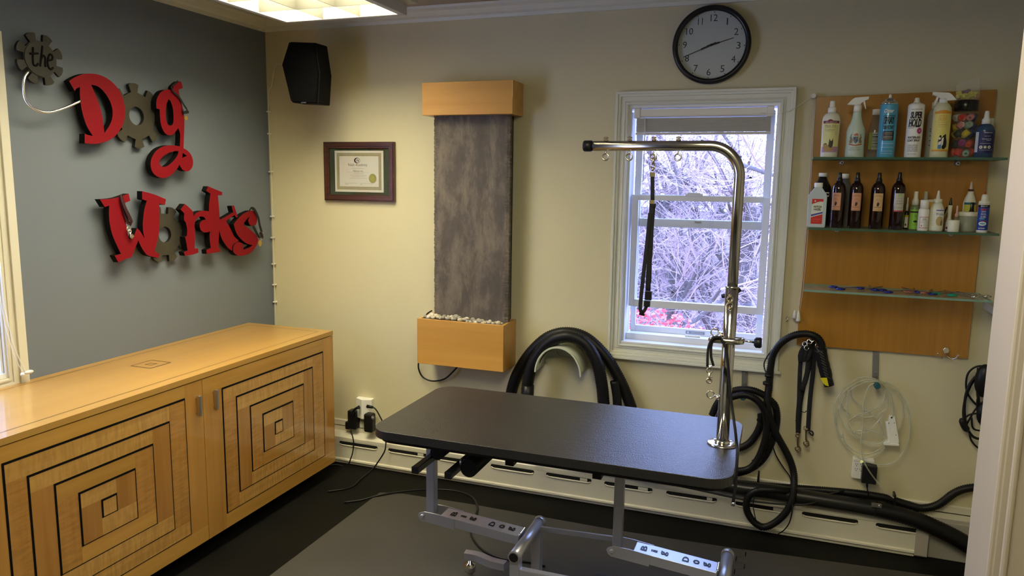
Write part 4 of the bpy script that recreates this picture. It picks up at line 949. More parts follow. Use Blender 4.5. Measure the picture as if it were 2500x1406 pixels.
def labA(q, mp, g):
    patch(q, mp, -.62, .68, .32, .635, 0)
    q.text('ORANGE', mp, 0, .60, .6, .012, .001, 1); q.text('SPRITZER', mp, 0, .58, 1.0, .012, .001, 1); q.text('SPRAY', mp, 0, .53, .5, .010, .001, 1); q.text('conditioning', mp, 0, .505, .7, .010, .001, 1)
    poly(q, mp, [(-.15,.44),(.0,.49),(.02,.46),(.15,.48),(.2,.43),(.08,.42),(.15,.405),(-.15,.405),(-.1,.43)], 1, .001)
    for v in (.385, .378, .34): patch(q, mp, -.5, .55, v, v+.003, 1, .0009)
def labB(q, mp, g):
    patch(q, mp, -.55, .75, .335, .635, 0); patch(q, mp, -.55, .75, .315, .338, 2, .0005)
    poly(q, mp, circ(.1, .595, .25, 14, .03), 3, .0009); poly(q, mp, circ(.14, .585, .14, 12, .02), 0, .0012)
    q.text('HEALTHY', mp, .1, .545, .7, .012, .001, 1); q.text('PET SHAMPOO', mp, .1, .51, .7, .010, .001, 1)
    for v in (.49, .46, .45, .39, .37): patch(q, mp, -.4, .55, v, v+.003, 1, .0009)
peach, peach2 = col('peach', (.66, .32, .17)), col('peach_yellow', (.66, .42, .18))
for (xl, xr, top, lf, lm_, a_, ds) in ((2025, 2059, 421, labA, [peach, M_ink], -.42, 'brown spray bottle with peach label turned left, first of its row'),
    (2068, 2102, 421, labA, [peach, M_ink], -.03, 'brown spray bottle with peach label facing front, second of its row'),
    (2120, 2155, 421.5, labA, [peach2, M_ink], -.03, 'brown spray bottle with yellowish label, third of its row'),
    (2169, 2204, 420.5, labB, [col('label_offwhite', (.55, .52, .42)), M_ink, col('label_rose', (.45, .05, .08)), col('leaf_green', (.35, .55, .12))], .05, 'brown spray bottle with white label and green emblem, fourth of its row')):
    bottle('brown_spray_bottle', ds, 'bottle', place(xl, xr, 547.5, top, -.165, z), BP, lf, lm_, a0=a_)
def sb(name, label, xl, xr, base, top, y, parts, lf=None, lm_=None, **k): return bottle(name, label, k.pop('cat', 'bottle'), place(xl, xr, base, top, y, z), parts, lf, lm_, n=20, **k)
sb('dropper_bottle', 'small black bottle with white stem and yellow label beside the brown ones', 2206, 2217, 544, 482, -.115, [('body', [(.95, 0), (1, .02), (1, .5), (.6, .58)], B_blk), ('cap', [(.55, .58), (.5, .78), (.35, .8), (.3, 1)], B_wht)],
   lambda q, mp, g: (patch(q, mp, -.9, .9, .05, .45, 0), patch(q, mp, -.9, .9, .38, .45, 1, .0007), poly(q, mp, circ(-.2, .14, .3, 10, .04), 2)), [B_cream, col('yellow', (.6, .5, .03)), M_ink])
sb('pump_bottle', 'small lime green pump bottle with white top on the middle shelf', 2219, 2242, 543, 467, -.14, [('body', [(.95, 0), (1, .02), (1, .56), (.85, .62), (.6, .64)], col('limeglass', (.20, .26, .12), .15)), ('cap', [(.74, .64), (.74, .76), (.50, .83), (.46, .98), (.40, 1)], B_wht)],
   lambda q, mp, g: (patch(q, mp, -1.2, 1.2, .02, .53, 0), patch(q, mp, -1.2, 1.2, .445, .485, 1, .0006), q.text('YUP', mp, .2, .36, .5, .06, .001, 1), poly(q, mp, circ(.2, .22, .4, 12, .03), 1, .0008), patch(q, mp, -.5, .9, .13, .135, 1, .0008)), [col('lime', (.30, .62, .08)), M_ink])
sb('pump_bottle', 'small clear pump bottle standing behind the white tube shaped bottle', 2247, 2262, 540, 467, -.07, [('body', [(.95, 0), (1, .02), (1, .6), (.7, .66)], B_clr), ('cap', [(1, .64), (1, .76), (.7, .83), (.64, .98), (.5, 1)], col('cloudy', (.48, .48, .40), .4))])
def labj(q, mp, g):
    for a, c, e, f in ((-.72, 1.0, .66-.22, .455), (-.72, 1.0, .09, .105), (-.72, -.66, .10, .45), (.94, 1.0, .10, .45)): patch(q, mp, a, c, e, f, 0, .0006)
    q.text('EAR', mp, .15, .39, .6, .045, .0009, 1); q.text('POWDER', mp, .15, .345, .9, .03, .0009, 1); patch(q, mp, -.5, .8, .30, .305, 0, .0009); patch(q, mp, -.5, .8, .27, .275, 1, .0009)
    poly(q, mp, [(-.45,.15),(-.2,.15),(-.32,.20)], 0, .0009)
    for v in (.23, .2, .17, .13): patch(q, mp, 0, .8, v, v+.004, 1, .0009)
sb('powder_bottle', 'white bottle with red framed label in front on the middle shelf', 2239, 2266, 551, 488, -.19, [('body', [(.95, 0), (1, .02), (1, .66), (.86, .72)], B_wht), ('cap', [(.80, .71), (.80, .97), (.75, 1)], B_wht)], labj, [col('box_red', (.42, .05, .04)), M_ink])
b = MB(); g = place(2262, 2281, 541, 487, -.085, z)
b.box(g[0]-g[3], g[0]+g[3], g[1]-.01, g[1]+.01, z, z+g[4]*.93); b.box(g[0]-g[3]*1.02, g[0]+g[3]*1.02, g[1]-.011, g[1]+.011, z+g[4]*.92, z+g[4], 1)
tag(build('orange_box', b, [col('box_orange', (.62, .36, .05)), B_wht], loc=(g[0], g[1], z)), 'orange and white carton behind the white bottle with red framed label', 'box', BT)
def labl(q, mp, g):
    patch(q, mp, -.25, .98, .28, .55, 1, .0005); patch(q, mp, -.2, .9, .50, .53, 0, .0008); q.text('Prolix', mp, .35, .42, 1.0, .065, .001, 2); poly(q, mp, circ(.35, .25, .5, 16, .12), 3, .0006); poly(q, mp, circ(.62, .2, .18, 12, .07), 4, .0009)
    for k in range(9): patch(q, mp, -.85, -.35, .45-k*.038, .453-k*.038, 4, .0007, 3)
sb('powder_bottle', 'cream bottle with pointed nozzle and tan picture label on the middle shelf', 2266, 2302, 551, 465, -.175, [('body', [(.90, 0), (1, .03), (1, .48), (.9, .58), (.62, .68), (.52, .69)], B_cream), ('cap', [(.60, .69), (.60, .785), (.30, .80), (.14, .98), (.08, 1)], B_cream)], labl, [col('periwinkle', (.16, .16, .45)), B_wht, M_ink, col('tan', (.50, .38, .16)), col('brownish', (.22, .14, .06))])
b = MB(); c_ = P(2296, 495, 1, -.08)
for k, (dx, dz, L, m_) in enumerate(((-.02, .06, .07, 0), (.028, .050, .065, 0), (.005, .062, .07, 1), (.034, .030, .05, 2))):
    b.tube([(c_.x, -.085, z+.012), (c_.x+dx*.9, -.085+.006*k, z+.055+dz*.75)], .0024, 7, m_)
b.lathe([(.012, 0), (.013, .002), (.013, .065), (.0115, .065)], (c_.x, -.085, z), 18, m=3)
tag(build('tool_cup', b, [B_blk, M_chrome, col('yellowtip', (.5, .48, .12)), B_cream], loc=(c_.x, -.085, z)), 'cup of small black and silver tools behind the cream nozzle bottle', 'cup', BT)
sb('dropper_bottle', 'white dropper bottle with black pointed cap right of the cream nozzle bottle', 2308, 2324, 547, 483, -.13, [('body', [(.95, 0), (1, .03), (.95, .25), (.55, .42), (.62, .75), (.6, .78)], B_wht), ('cap', [(.60, .78), (.50, .82), (.30, .95), (.15, 1)], B_blk)],
   lambda q, mp, g: patch(q, mp, -1, 1, .05, .12, 0), [col('plum', (.16, .03, .12))])
sb('tub', 'small round white tub at the front of the middle shelf', 2313, 2342, 554, 537, -.20, [('body', [(.95, 0), (.98, .02), (1, .95), (.97, 1)], B_cream)], cat='tub')
sb('dropper_bottle', 'tiny glass dropper with pink tip behind the small white tub', 2326, 2340, 550, 502, -.165, [('body', [(.95, 0), (1, .04), (1, .48), (.55, .58)], B_clr), ('cap', [(.6, .56), (.6, .68), (.36, .70), (.33, .96), (.2, 1)], col('pinkish', (.66, .42, .34)))])
sb('lidded_tub', 'wide translucent tub with a white lid near the right end of the middle shelf', 2334, 2383, 554, 517, -.125, [('body', [(.86, 0), (.90, .04), (.98, .80)], col('translucent', (.38, .42, .33), .35, alpha=.88)), ('lid', [(1.04, .78), (1.05, .82), (1.05, .97), (1, 1)], B_cream)], cat='tub')
sb('nozzle_bottle', 'white bottle with yellow and teal label and tall nozzle behind the wide tub', 2346, 2378, 546, 443, -.055, [('body', [(.95, 0), (1, .02), (1, .56), (.80, .66), (.48, .76), (.44, .80)], B_cream), ('cap', [(.36, .80), (.36, .84), (.24, .855), (.12, .98), (.08, 1)], col('nozzle_pink', (.60, .52, .46))), ('neck_ring', [(.42, .785), (.42, .845)], col('ring_brown', (.09, .02, .01)))],
   lambda q, mp, g: (patch(q, mp, -1, 1, .1, .56, 0), patch(q, mp, -1, 1, .53, .575, 1, .0006)), [col('canary', (.58, .55, .05)), col('teal', (.01, .13, .17))])
sb('small_jar', 'little jar with dark tapered cap just behind the wide lidded tub', 2356, 2380, 546, 494, -.072, [('body', [(.95, 0), (1, .02), (1, .56), (.9, .60)], B_wht), ('cap', [(1, .60), (.8, .66), (.55, .72), (.5, .95), (.42, 1)], B_blk)], cat='jar')
def labs(q, mp, g):
    patch(q, mp, -1.3, 1.3, .06, .68, 0, .0004, 16); patch(q, mp, -1.3, 1.3, .62, .68, 1, .0006, 16); q.text('BIOSAFE', mp, -.1, .65, 1.0, .03, .001, 2)
    patch(q, mp, -.6, .3, .55, .59, 3, .0008); q.text('QUICK', mp, -.1, .515, .7, .04, .001, 2); q.text('KOOL', mp, -.1, .455, .8, .045, .001, 2); q.text('LUBE', mp, -.1, .39, .8, .045, .001, 2)
    patch(q, mp, -.75, .1, .33, .355, 4, .0008); poly(q, mp, circ(-.15, .22, .65, 18, .05), 2, .0009); poly(q, mp, circ(-.15, .22, .45, 14, .022), 4, .0012); patch(q, mp, -.4, .5, .275, .29, 3, .0012); patch(q, mp, -.8, .3, .10, .115, 2, .0009)
sb('clipper_lubricant_bottle', 'blue bottle with white cap and red tip at the right end of the middle shelf', 2383, 2411, 554.5, 468, -.18, [('body', [(.95, 0), (1, .02), (1, .70), (.96, .735)], B_wht), ('cap', [(1.0, .70), (.96, .76), (.62, .785), (.60, .88), (.5, .93), (.16, .94)], B_cream), ('tip', [(.16, .93), (.12, .99), (.06, 1)], col('tip_red', (.5, .02, .02)))], labs,
   [col('royal', (.01, .05, .30)), B_blk, B_wht, col('dark_red', (.4, .02, .03)), col('sky', (.10, .35, .55))])

# ================================================================== SCISSORS
z = SZ[2]
def scissors(px, py, ang, open_, mh, ds, L=.10, yy=-.13):
    c = P(px, py, 2, z+.004); c.y = max(-.205, min(-.10, c.y)); c.z = z
    t_ = thing('grooming_scissors', ds, 'scissors', c, 'scissors on the lowest glass shelf')
    for s in (-1, 1):
        a = math.radians(ang+s*open_); U = Vector((math.cos(a), math.sin(a), 0)); V = Vector((-U.y, U.x, 0))
        mp = flat_map(c+Vector((0, 0, .004+(.002 if s > 0 else 0))), U, V, (0,0,1))
        q = MB(); q.prism([(0, -.006), (.02, -.007), (L*.8, -.0045), (L, -.0005), (L, .0008), (.02, .005), (0, .006)], 0, .0026, mp)
        q.prism([(0, -.004), (0, .004), (-.034, .010*-s+.003), (-.034, .010*-s-.003)], 0, .003, mp)
        build('blade', q, mat('blade_steel', (.32, .27, .24), .32, .85), t_)
        q = MB(); rc = c+Vector((0, 0, .006))-U*.045+V*(.018*(1 if s > 0 else -1)*-1); ring(q, rc, .0145, .0040, N=(0, 0, 1)); build('finger_ring', q, mh, t_)
    q = MB(); q.lathe([(.003, .004), (.003, .009), (.002, .010)], c, 10); build('pivot_screw', q, M_nick, t_)
HB = mat('blue_anodised', (.03, .05, .35), .2, .8); HS = M_chrome; HG = mat('green_handle', (.01, .35, .22), .3, .3)
for px, py, an, op, mh, ds in ((2066, 704, 25, 14, HB, 'blue handled scissors pointing right at the left of the lowest glass shelf'),
    (2124, 704, 72, 16, HB, 'blue handled scissors pointing at the wall, second from the left on the shelf'),
    (2186, 712, 18, 12, HB, 'silver and blue scissors with a long bright blade, third from the left'),
    (2230, 711, 95, 14, mat('rose_handle', (.45, .18, .14), .3, .6), 'scissors with one rosy ring, fourth from the left on the glass shelf'),
    (2268, 714, 60, 14, HB, 'short blue silver scissors just left of the green handled pair'),
    (2310, 717, 70, 14, HG, 'green handled scissors on the lowest glass shelf'),
    (2372, 721, 125, 14, HS, 'silver scissors at the right end of the lowest glass shelf')):
    scissors(px, py, an, op, mh, ds)

# ================================================================== HOSES, LEADS AND CABLES ON THE BACK WALL
def hook_strip(px0, py0, px1, py1, pegx, pegy, ds):
    a = P(px0, py0, 1, -.004); c = P(px1, py1, 1, -.004); pg = P(pegx, pegy, 1, -.07)
    t_ = thing('wall_hook', ds, 'hook', c, 'strap hooks under the shelves')
    q = MB(); q.bar(Vector((a.x, -.003, a.z)), Vector((c.x, -.003, c.z)), .026, .004, side=(1, 0, 0)); q.tube(spline([(c.x, -.004, c.z+.01), (c.x, -.02, c.z-.012), (c.x, -.05, pg.z-.004), (c.x, -.075, pg.z)], .01), .008, 10)
    q.lathe([(.005, -.005), (.005, -.009), (.003, -.010)], (a.x, 0, a.z-.025), 10, axis='y'); q.lathe([(.005, -.005), (.005, -.009), (.003, -.010)], (c.x, 0, c.z+.03), 10, axis='y')
    build('strap', q, mat('zinc', (.30, .30, .29), .4, .7), t_)
    q = MB(); q.lathe([(.012, 0), (.013, -.004), (.013, -.030), (.010, -.034)], (c.x, -.06, pg.z), 16, axis='y'); build('rubber_tip', q, mat('teal_rubber', (.015, .10, .12), .5), t_, label='teal rubber tip of the hook')
hook_strip(1819, 897, 1817, 950, 1815, 968, 'metal strap hook with teal tip under the window corner, carrying the coiled hose')
hook_strip(2139, 855, 2137, 925, 2143, 940, 'metal strap hook with teal tip under the wooden board, carrying the clear tubing')
b = MB(); L = P(1921, 780, 1, -.02); ring(b, L, .012, .002, N=(1, .3, 0), sx=.9); b.tube([L+Vector((0, .02, .012)), L+Vector((0, 0, .012))], .002, 6)
tag(build('ring_hook', b, M_chrome, loc=L), 'tiny chrome ring hook on the wall right of the window casing', 'hook')

# dryer hose on its white hanger
hh = thing('hose_hanger', 'pale curved hose hanger on the wall inside the thick black hose arch', 'hanger', P(1373, 860, 1, 0))
hcen = P(1374, 905, 1, -.06); RH = abs(P(1320, 905, 1, -.06).x-hcen.x)
def arc(R, a0, a1, n=24): return [(R*math.cos(math.radians(a0+(a1-a0)*k/n)), R*math.sin(math.radians(a0+(a1-a0)*k/n))) for k in range(n+1)]
b = MB(); mh_ = lambda u, v, w: Vector((hcen.x+u, w, hcen.z+v))
oz = .055
b.prism([(u, v*1.2) for u, v in arc(RH, 4, 176)]+[(u, v*1.2) for u, v in arc(RH-.005, 176, 4)], -.15, -.004, mh_, sm=True)
build('cradle', b, mat('hanger_plastic', (.52, .55, .42), .35), hh)
b = MB(); b.prism([(u, v*1.2) for u, v in arc(RH-.004, 10, 170)]+[(u, v*.72-.012) for u, v in arc(RH-.010, 160, 20)], -.008, -.002, mh_)
build('back_plate', b, mat('hanger_plastic', (.52, .55, .42), .35), hh); b = MB()
b.prism([(u, v*1.2) for u, v in arc(RH+.003, 2, 178)]+[(u, v*1.2) for u, v in arc(RH-.004, 178, 2)], -.156, -.149, mh_)
build('front_flange', b, mat('hanger_plastic', (.52, .55, .42), .35), hh)
b = MB(); b.tube([mh_(-.048, .085, -.0095), mh_(-.036, .062, -.0095), mh_(.042, .058, -.0095), mh_(.056, .084, -.0095)], .0016, 5)
build('rib', b, mat('hanger_rib', (.30, .33, .22), .4), hh)
dh = thing('dryer_hose', 'thick ribbed black hose looped over the pale hanger behind the table', 'hose', P(1385, 815, 1, -.06))
b = MB()
hose(b, px_path([(1240,1100),(1242,1010),(1250,950),(1268,902),(1300,856),(1340,822),(1385,812),(1430,824),(1472,862),(1504,910),(1528,960),(1545,1010),(1560,1080)], -.055), .0275, .010, .065, 14)
hose(b, px_path([(1292,1090),(1288,1010),(1287,950),(1298,895),(1325,850),(1355,828),(1392,822),(1428,838),(1455,880),(1468,930),(1474,990),(1478,1080)], -.118), .0285, .010, .065, 14)
build('ribbed_tube', b, M_hose, dh)
b = MB(); L = px_path([(1500,930),(1506,970),(1508,1010)], -.09); b.tube(spline(L, .01), .022, 14); build('cuff', b, M_black, dh)
b = MB(); L = px_path([(1289,940),(1288,985)], -.118); b.tube(L, .0305, 16); build('cuff', b, M_black, dh)

# long hoses lying on the heater
hl = thing('vacuum_main_hose', 'thick smooth black hose lying along the top of the baseboard heater', 'hose', P(1960, 1225, 1, -.06))
b = MB(); L = px_path([(1250,1062),(1350,1106),(1430,1130),(1560,1152),(1700,1170),(1800,1190),(1880,1200),(1960,1213),(2040,1226),(2110,1238),(2170,1250)], -.075)
b.tube(spline(L, .02), .035, 18); build('smooth_tube', b, mat('smooth_black', (.011, .011, .011), .32), hl)
b = MB(); hose(b, px_path([(2135,1242),(2200,1257),(2260,1278),(2320,1306),(2372,1336),(2430,1375)], -.08), .0345, .011, .05, 16); build('ribbed_tube', b, M_hose, hl)
b = MB(); c_ = P(2140, 1234, 1, -.115); b.box(c_.x-.02, c_.x+.02, -.118, -.108, c_.z-.008, c_.z+.008); b.sphere((c_.x+.010, -.119, c_.z+.002), .004); b.sphere((c_.x-.012, -.119, c_.z+.004), .003); build('hose_clamp', b, M_steel, hl)
hm = thing('vacuum_thin_hose', 'thin ribbed black hose running above the thick one and rising behind the jamb', 'hose', P(2100, 1205, 1, -.03))
b = MB(); L = px_path([(1600,1158),(1700,1170),(1780,1178),(1880,1187),(2000,1196),(2090,1204),(2160,1215),(2210,1230),(2250,1240),(2290,1232),(2325,1207),(2350,1195),(2380,1190),(2430,1192)], -.030); hose(b, L, .0165, .008, .09, 12); build('ribbed_tube', b, M_hose, hm)
b = MB()
for (x, y) in ((1850,1180),(1852,1165),(2183,1216)): v = P(x, y, 1, -.035); b.box(v.x-.004, v.x+.004, -.055, -.01, v.z-.022, v.z+.022)
build('cable_tie', b, M_black, hm)
b = MB(); b.tube(spline(px_path([(1560,1165,-.12),(1700,1195,-.118),(1830,1222,-.118),(1930,1232,-.118),(1985,1228,-.115),(2013,1210,-.08),(2060,1197,-.06)], -.1), .02), .0045, 8)
tag(build('floor_cable', b, M_black, loc=P(1830, 1222, 1, -.115)), 'thin black cable lying on the hoses above the baseboard heater', 'cable')

cD = cropmap(1700, 780, 2.603)
def D(pts, y): return [P(*cD(p), 1, (p[2] if len(p) > 2 else y)) for p in pts]
vh = thing('hand_dryer_hose', 'ribbed black hose curving over to its handle and down in a loop near the board', 'hose', D([(700, 90)], -.08)[0])
b = MB(); hose(b, D([(792,215,-.085),(798,165,-.085),(775,120,-.085),(735,98,-.085),(690,90,-.08),(630,98,-.075),(570,125,-.07),(520,170,-.065),(488,225,-.06),(474,290,-.06),(466,370,-.06),(462,440,-.062),(452,510,-.068),(460,590,-.075),(485,680,-.075),(520,750,-.07),(565,830,-.065),(602,910,-.065),(620,990,-.075),(618,1080,-.10),(603,1160,-.115),(565,1230,-.12),(500,1290,-.12),(430,1318,-.12),(370,1290,-.12),(328,1230,-.12),(318,1170,-.12),(340,1115,-.12),(400,1085,-.12),(480,1082,-.118),(560,1088,-.10),(640,1098,-.06)], -.06), .0155, .008, .10, 12); build('ribbed_tube', b, M_hose, vh)
b = MB()
for p in ((462,355,-.06),(450,405,-.06)): v = D([p], 0)[0]; b.tube([v+Vector((0,0,-.006)), v+Vector((0,0,.006))], .0185, 12)
build('tape_ring', b, M_black, vh)
b = MB(); L = D([(790,190),(800,250),(815,310),(828,360),(845,420)], -.088)
b.tube(spline(L, .01), [.0255-.0006*(i % 3) if i < len(spline(L, .01))*.7 else .021 for i in range(len(spline(L, .01)))], 16); hd = build('grip', b, M_black, vh)
b = MB()
for k in range(9): v0 = L[0].lerp(L[3], k/9+.05); b.tube([v0-Vector((.001, 0, .003)), v0+Vector((.001, 0, -.0))], .0262, 16)
build('tape_band', b, mat('worn_tape', (.06, .06, .055), .3), hd)
b = MB(); y_ = D([(785,372),(830,370),(842,425),(820,418),(803,400),(795,385)], -.113); b.add([v for v in y_]+[v+Vector((0,.003,0)) for v in y_], [(0,1,2,3,4,5),(11,10,9,8,7,6)]+[(i,(i+1)%6,6+(i+1)%6,6+i) for i in range(6)]); build('yellow_flag', b, mat('yellow_tag', (.65, .58, .01), .5), vh, label='yellow plastic tab at the end of the handle')
b = MB(); b.tube(spline(D([(480,195,-.05),(450,235,-.04),(430,280,-.035),(435,320,-.035),(447,350,-.05),(440,430,-.05),(430,520,-.05),(405,650,-.05),(440,720,-.045),(482,800,-.03),(510,870,-.03),(560,950,-.03),(590,990,-.03),(604,1040,-.045),(612,1180,-.13),(595,1280,-.13),(560,1335,-.125),(520,1362,-.115)], -.04), .012), .0028, 7)
b.tube(spline(D([(395,1060,-.13),(372,1110,-.125),(362,1180,-.125),(375,1260,-.125),(390,1315,-.12),(412,1340,-.115)], -.1), .012), .0022, 7)
tag(build('thin_cable', b, M_black, loc=D([(440, 720)], -.04)[0]), 'very thin black cable following the hand dryer hose down to the floor', 'cable')

vc = thing('coiled_hose', 'coil of ribbed black hose hanging on the teal tipped hook by the table', 'hose', D([(300, 470)], -.06)[0])
b = MB()
hose(b, D([(98,610,-.055),(130,540,-.055),(180,478,-.055),(260,447,-.055),(345,447,-.055),(420,475,-.05),(478,520,-.045),(505,560,-.042),(512,640,-.04),(495,730,-.04),(462,820,-.042),(420,890,-.045),(360,940,-.05),(290,970,-.055),(215,975,-.055),(150,940,-.055),(110,860,-.055),(100,760,-.05),(140,640,-.045),(190,520,-.085),(250,486,-.09),(315,480,-.09),(375,505,-.09),(420,555,-.088),(445,620,-.082),(448,700,-.08),(430,790,-.078),(395,880,-.078),(340,945,-.08),(260,960,-.08),(190,930,-.08),(150,850,-.08)], -.05), .0155, .008, .10, 12)
hose(b, D([(412,600,-.032),(410,660,-.032),(380,730,-.032),(330,790,-.032),(270,815,-.032),(200,800,-.032),(160,740,-.035)], -.03), .0165, .008, .10, 12)
build('ribbed_tube', b, M_hose, vc)
b = MB()
for p in ((497,553,-.045),(375,915,-.06),(405,655,-.035)): v = D([p], 0)[0]; ring(b, v, .019, .003, N=(.7, 0, .7)); b.tube([v+Vector((-.012, -.02, .004)), v+Vector((.014, -.03, -.006))], .0012, 5)
build('cable_tie', b, M_black, vc)

# grooming leads hanging on a hook
gl = thing('grooming_leads', 'bunch of black webbing leads with brass snaps hanging below the wooden board', 'leads', D([(720, 150)], -.04)[0])
b = MB(); 
def strap(pts, y, wd, th=.004):
    L = spline(D(pts, y), .012); b.tube(L, [(th/2, wd/2)]*len(L), 8, flat=(0, 1, 0))
strap([(735,125),(705,165),(672,210),(660,300),(655,420),(652,520),(645,620),(645,725)], -.045, .018); strap([(735,125),(728,200),(720,300),(690,400),(665,520),(655,640),(650,720)], -.036, .016)
strap([(738,128),(748,200),(742,330),(728,450),(718,560),(710,700)], -.05, .019); strap([(735,130),(722,190),(712,280),(700,360),(670,450)], -.056, .022); strap([(715,150),(680,190),(665,230),(668,270)], -.06, .026); strap([(735,140),(700,200),(690,260),(710,250),(730,190)], -.066, .016)
build('webbing', b, M_web, gl)
b = MB()
for p in ((720,140),(735,125),(700,180),(690,155),(772,165),(775,200)): v = D([p], -.07)[0]; ring(b, v, .010, .0022, N=(random.uniform(-.5,.5), -1, .3))
build('ring', b, M_chrome, gl)
for (x, y0, y1) in ((647,735,835),(700,690,800)):
    b = MB(); L = D([(x,y0),(x-2,(y0+y1)/2),(x-1,y1-25)], -.05); b.tube(spline(L, .008), [.006, .005]+[.004]*(len(spline(L, .008))-2), 8); ring(b, D([(x-2,y1-15)], -.05)[0], .011, .003, N=(.2, -1, 0)); ring(b, D([(x+4,y1-2)], -.05)[0], .009, .0022, N=(.5, -1, 0)); ring(b, D([(x-4,y0)], -.05)[0], .009, .0022, N=(0, -1, .3)); build('snap_hook', b, mat('old_brass', (.30, .22, .13), .3, 1), gl)
b = MB(); b.tube(spline(D([(630,640),(655,660),(640,672)], -.05), .006), .003, 6); b.tube(spline(D([(700,700),(740,715),(738,738),(715,715)], -.05), .006), .0035, 6); b.tube(spline(D([(668,585),(690,590),(700,580)], -.04), .006), .002, 6); build('slider', b, M_web, gl)

# clear air tubing with its white pump
cE = cropmap(1940, 900, 3.905)
def E_(pts, y): return [P(*cE(p), 1, y) for p in pts]
M_tube = mat('clear_tubing', (.62, .63, .50), .12, alpha=.42, spec=.9)
tb = thing('air_tubing', 'tangled loops of clear plastic tubing hanging from the hook under the board', 'tubing', E_([(795, 130)], -.05)[0])
b = MB()
loops = [([(800,115),(720,85),(640,80),(540,130),(450,215),(395,310),(376,420),(390,540),(430,650),(510,765),(610,845),(730,898),(880,915),(990,855),(1060,750),(1095,620),(1092,450),(1060,320),(1000,220),(920,150),(820,122)], -.050),
 ([(800,122),(680,125),(590,165),(525,205),(497,300),(497,420),(520,530),(565,615),(640,685),(740,722),(835,705),(858,665),(820,625),(740,595),(650,588),(585,598),(580,615),(620,625),(700,592),(770,530),(820,470),(850,425)], -.062),
 ([(805,130),(855,195),(850,290),(790,365),(700,410),(600,440),(540,480),(520,500)], -.045),
 ([(800,128),(720,160),(680,230),(655,320),(650,430),(645,560),(635,680),(640,780),(660,880),(700,960),(760,1045),(830,1130),(900,1200),(945,1232)], -.072),
 ([(800,120),(700,105),(600,130),(500,200),(440,270),(428,370),(445,480),(490,570),(570,640),(660,690),(770,712),(850,695)], -.055),
 ([(530,180),(545,260),(600,330),(680,390),(760,450),(810,520),(838,600),(840,700)], -.040),
 ([(440,330),(480,400),(580,450),(690,465),(790,440),(870,380),(885,300),(850,190),(805,130)], -.038),
 ([(455,600),(470,680),(520,750),(600,800),(700,812),(790,780),(850,738)], -.048), ([(650,848),(740,835),(820,790),(865,742)], -.048),
 ([(820,125),(880,190),(915,280),(932,380),(938,462)], -.060), ([(830,140),(900,220),(930,300),(942,380),(940,462)], -.058),
 ([(815,120),(920,170),(990,250),(1030,340),(1035,450),(1010,560),(985,600)], -.042), ([(500,215),(440,330),(400,450),(410,580),(450,660)], -.044)]
for pts, y in loops: b.tube(spline(E_(pts, y), .012), .0034, 7)
build('tube', b, M_tube, tb)
pm = thing('air_pump', 'small white plastic pump housing hanging on the clear tubing', 'pump', E_([(930, 460)], -.05)[0])
b = MB(); body = E_([(905,458),(958,456),(998,700),(970,735),(905,730),(905,600),(890,520)], -.062); f2 = [v+Vector((0, .028, 0)) for v in body]
n_ = len(body); b.add(body+f2, [tuple(range(n_)), tuple(range(2*n_-1, n_-1, -1))]+[(i, (i+1) % n_, n_+(i+1) % n_, n_+i) for i in range(n_)]); build('housing', b, B_wht, pm, bevel=.002)
b = MB(); foot = E_([(845,705),(905,690),(905,715),(995,720),(997,738),(850,730)], -.066); n_ = 6; b.add(foot+[v+Vector((0,.03,0)) for v in foot], [tuple(range(n_)), tuple(range(11, 5, -1))]+[(i, (i+1) % n_, n_+(i+1) % n_, n_+i) for i in range(n_)])
s2 = E_([(866,508),(900,502),(905,690),(892,690)], -.055); b.add(s2+[v+Vector((0,.02,0)) for v in s2], [(0,1,2,3),(7,6,5,4)]+[(i,(i+1)%4,4+(i+1)%4,4+i) for i in range(4)]); build('bracket', b, B_wht, pm, bevel=.0015)
b = MB()
for p, r_ in (((925,466), .004), ((898,518), .0022), ((950,518), .0018), ((966,632), .0018)): v = E_([p], -.063)[0]; b.lathe([(r_, 0), (r_, -.0012)], v, 10, axis='y')
build('screw_hole', b, M_black, pm)

# right hand outlet with six sockets and black adapter
o0 = E_([(557, 840)], -.02)[0]; o1 = E_([(743, 1062)], -.02)[0]
ol = thing('power_outlet', 'white six socket outlet block low on the wall under the clear tubing', 'outlet', ((o0.x+o1.x)/2, 0, o1.z), 'wall outlets')
b = MB(); b.box(o0.x, o1.x, -.030, 0, o1.z, o0.z-.014); b.box(o0.x, o1.x, -.034, 0, o0.z-.014, o0.z); ob = build('block', b, B_wht, ol, bevel=.003)
b = MB()
for cxx in (.018, .037, .056):
    for zz in (o0.z-.030, o0.z-.052):
        for dx in (-.004, .004): b.box(o0.x+cxx-.0-.002+dx-.0008, o0.x+cxx-.002+dx+.0008, -.0308, -.030, zz, zz+.006)
        b.prism(circ(o0.x+cxx-.002, zz-.005, .0018, 8), -.0308, -.030, lambda u, v, w: Vector((u, w, v)))
v = E_([(640, 885)], -.034)[0]; b.prism(circ(v.x, v.z, .0015, 8), -.0356, -.034, mpy); build('socket', b, M_black, ob)
b = MB(); v = E_([(640, 885)], -.034)[0]; b.box(v.x-.005, v.x+.006, -.0352, -.034, v.z-.005, v.z+.005); build('lit_switch', b, mat('switch_glow', (.7, .7, .3), .4, emit=(.9, .85, .3), estr=.5), ob)
a0_ = E_([(648, 915)], -.065)[0]; a1_ = E_([(776, 1105)], -.065)[0]
ad = thing('power_adapter', 'black plug in adapter on the right hand outlet block', 'adapter', ((a0_.x+a1_.x)/2, -.04, a1_.z))
b = MB(); b.box(a0_.x, a1_.x, -.072, -.0302, a1_.z, a0_.z); build('body', b, M_black, ad, bevel=.004)
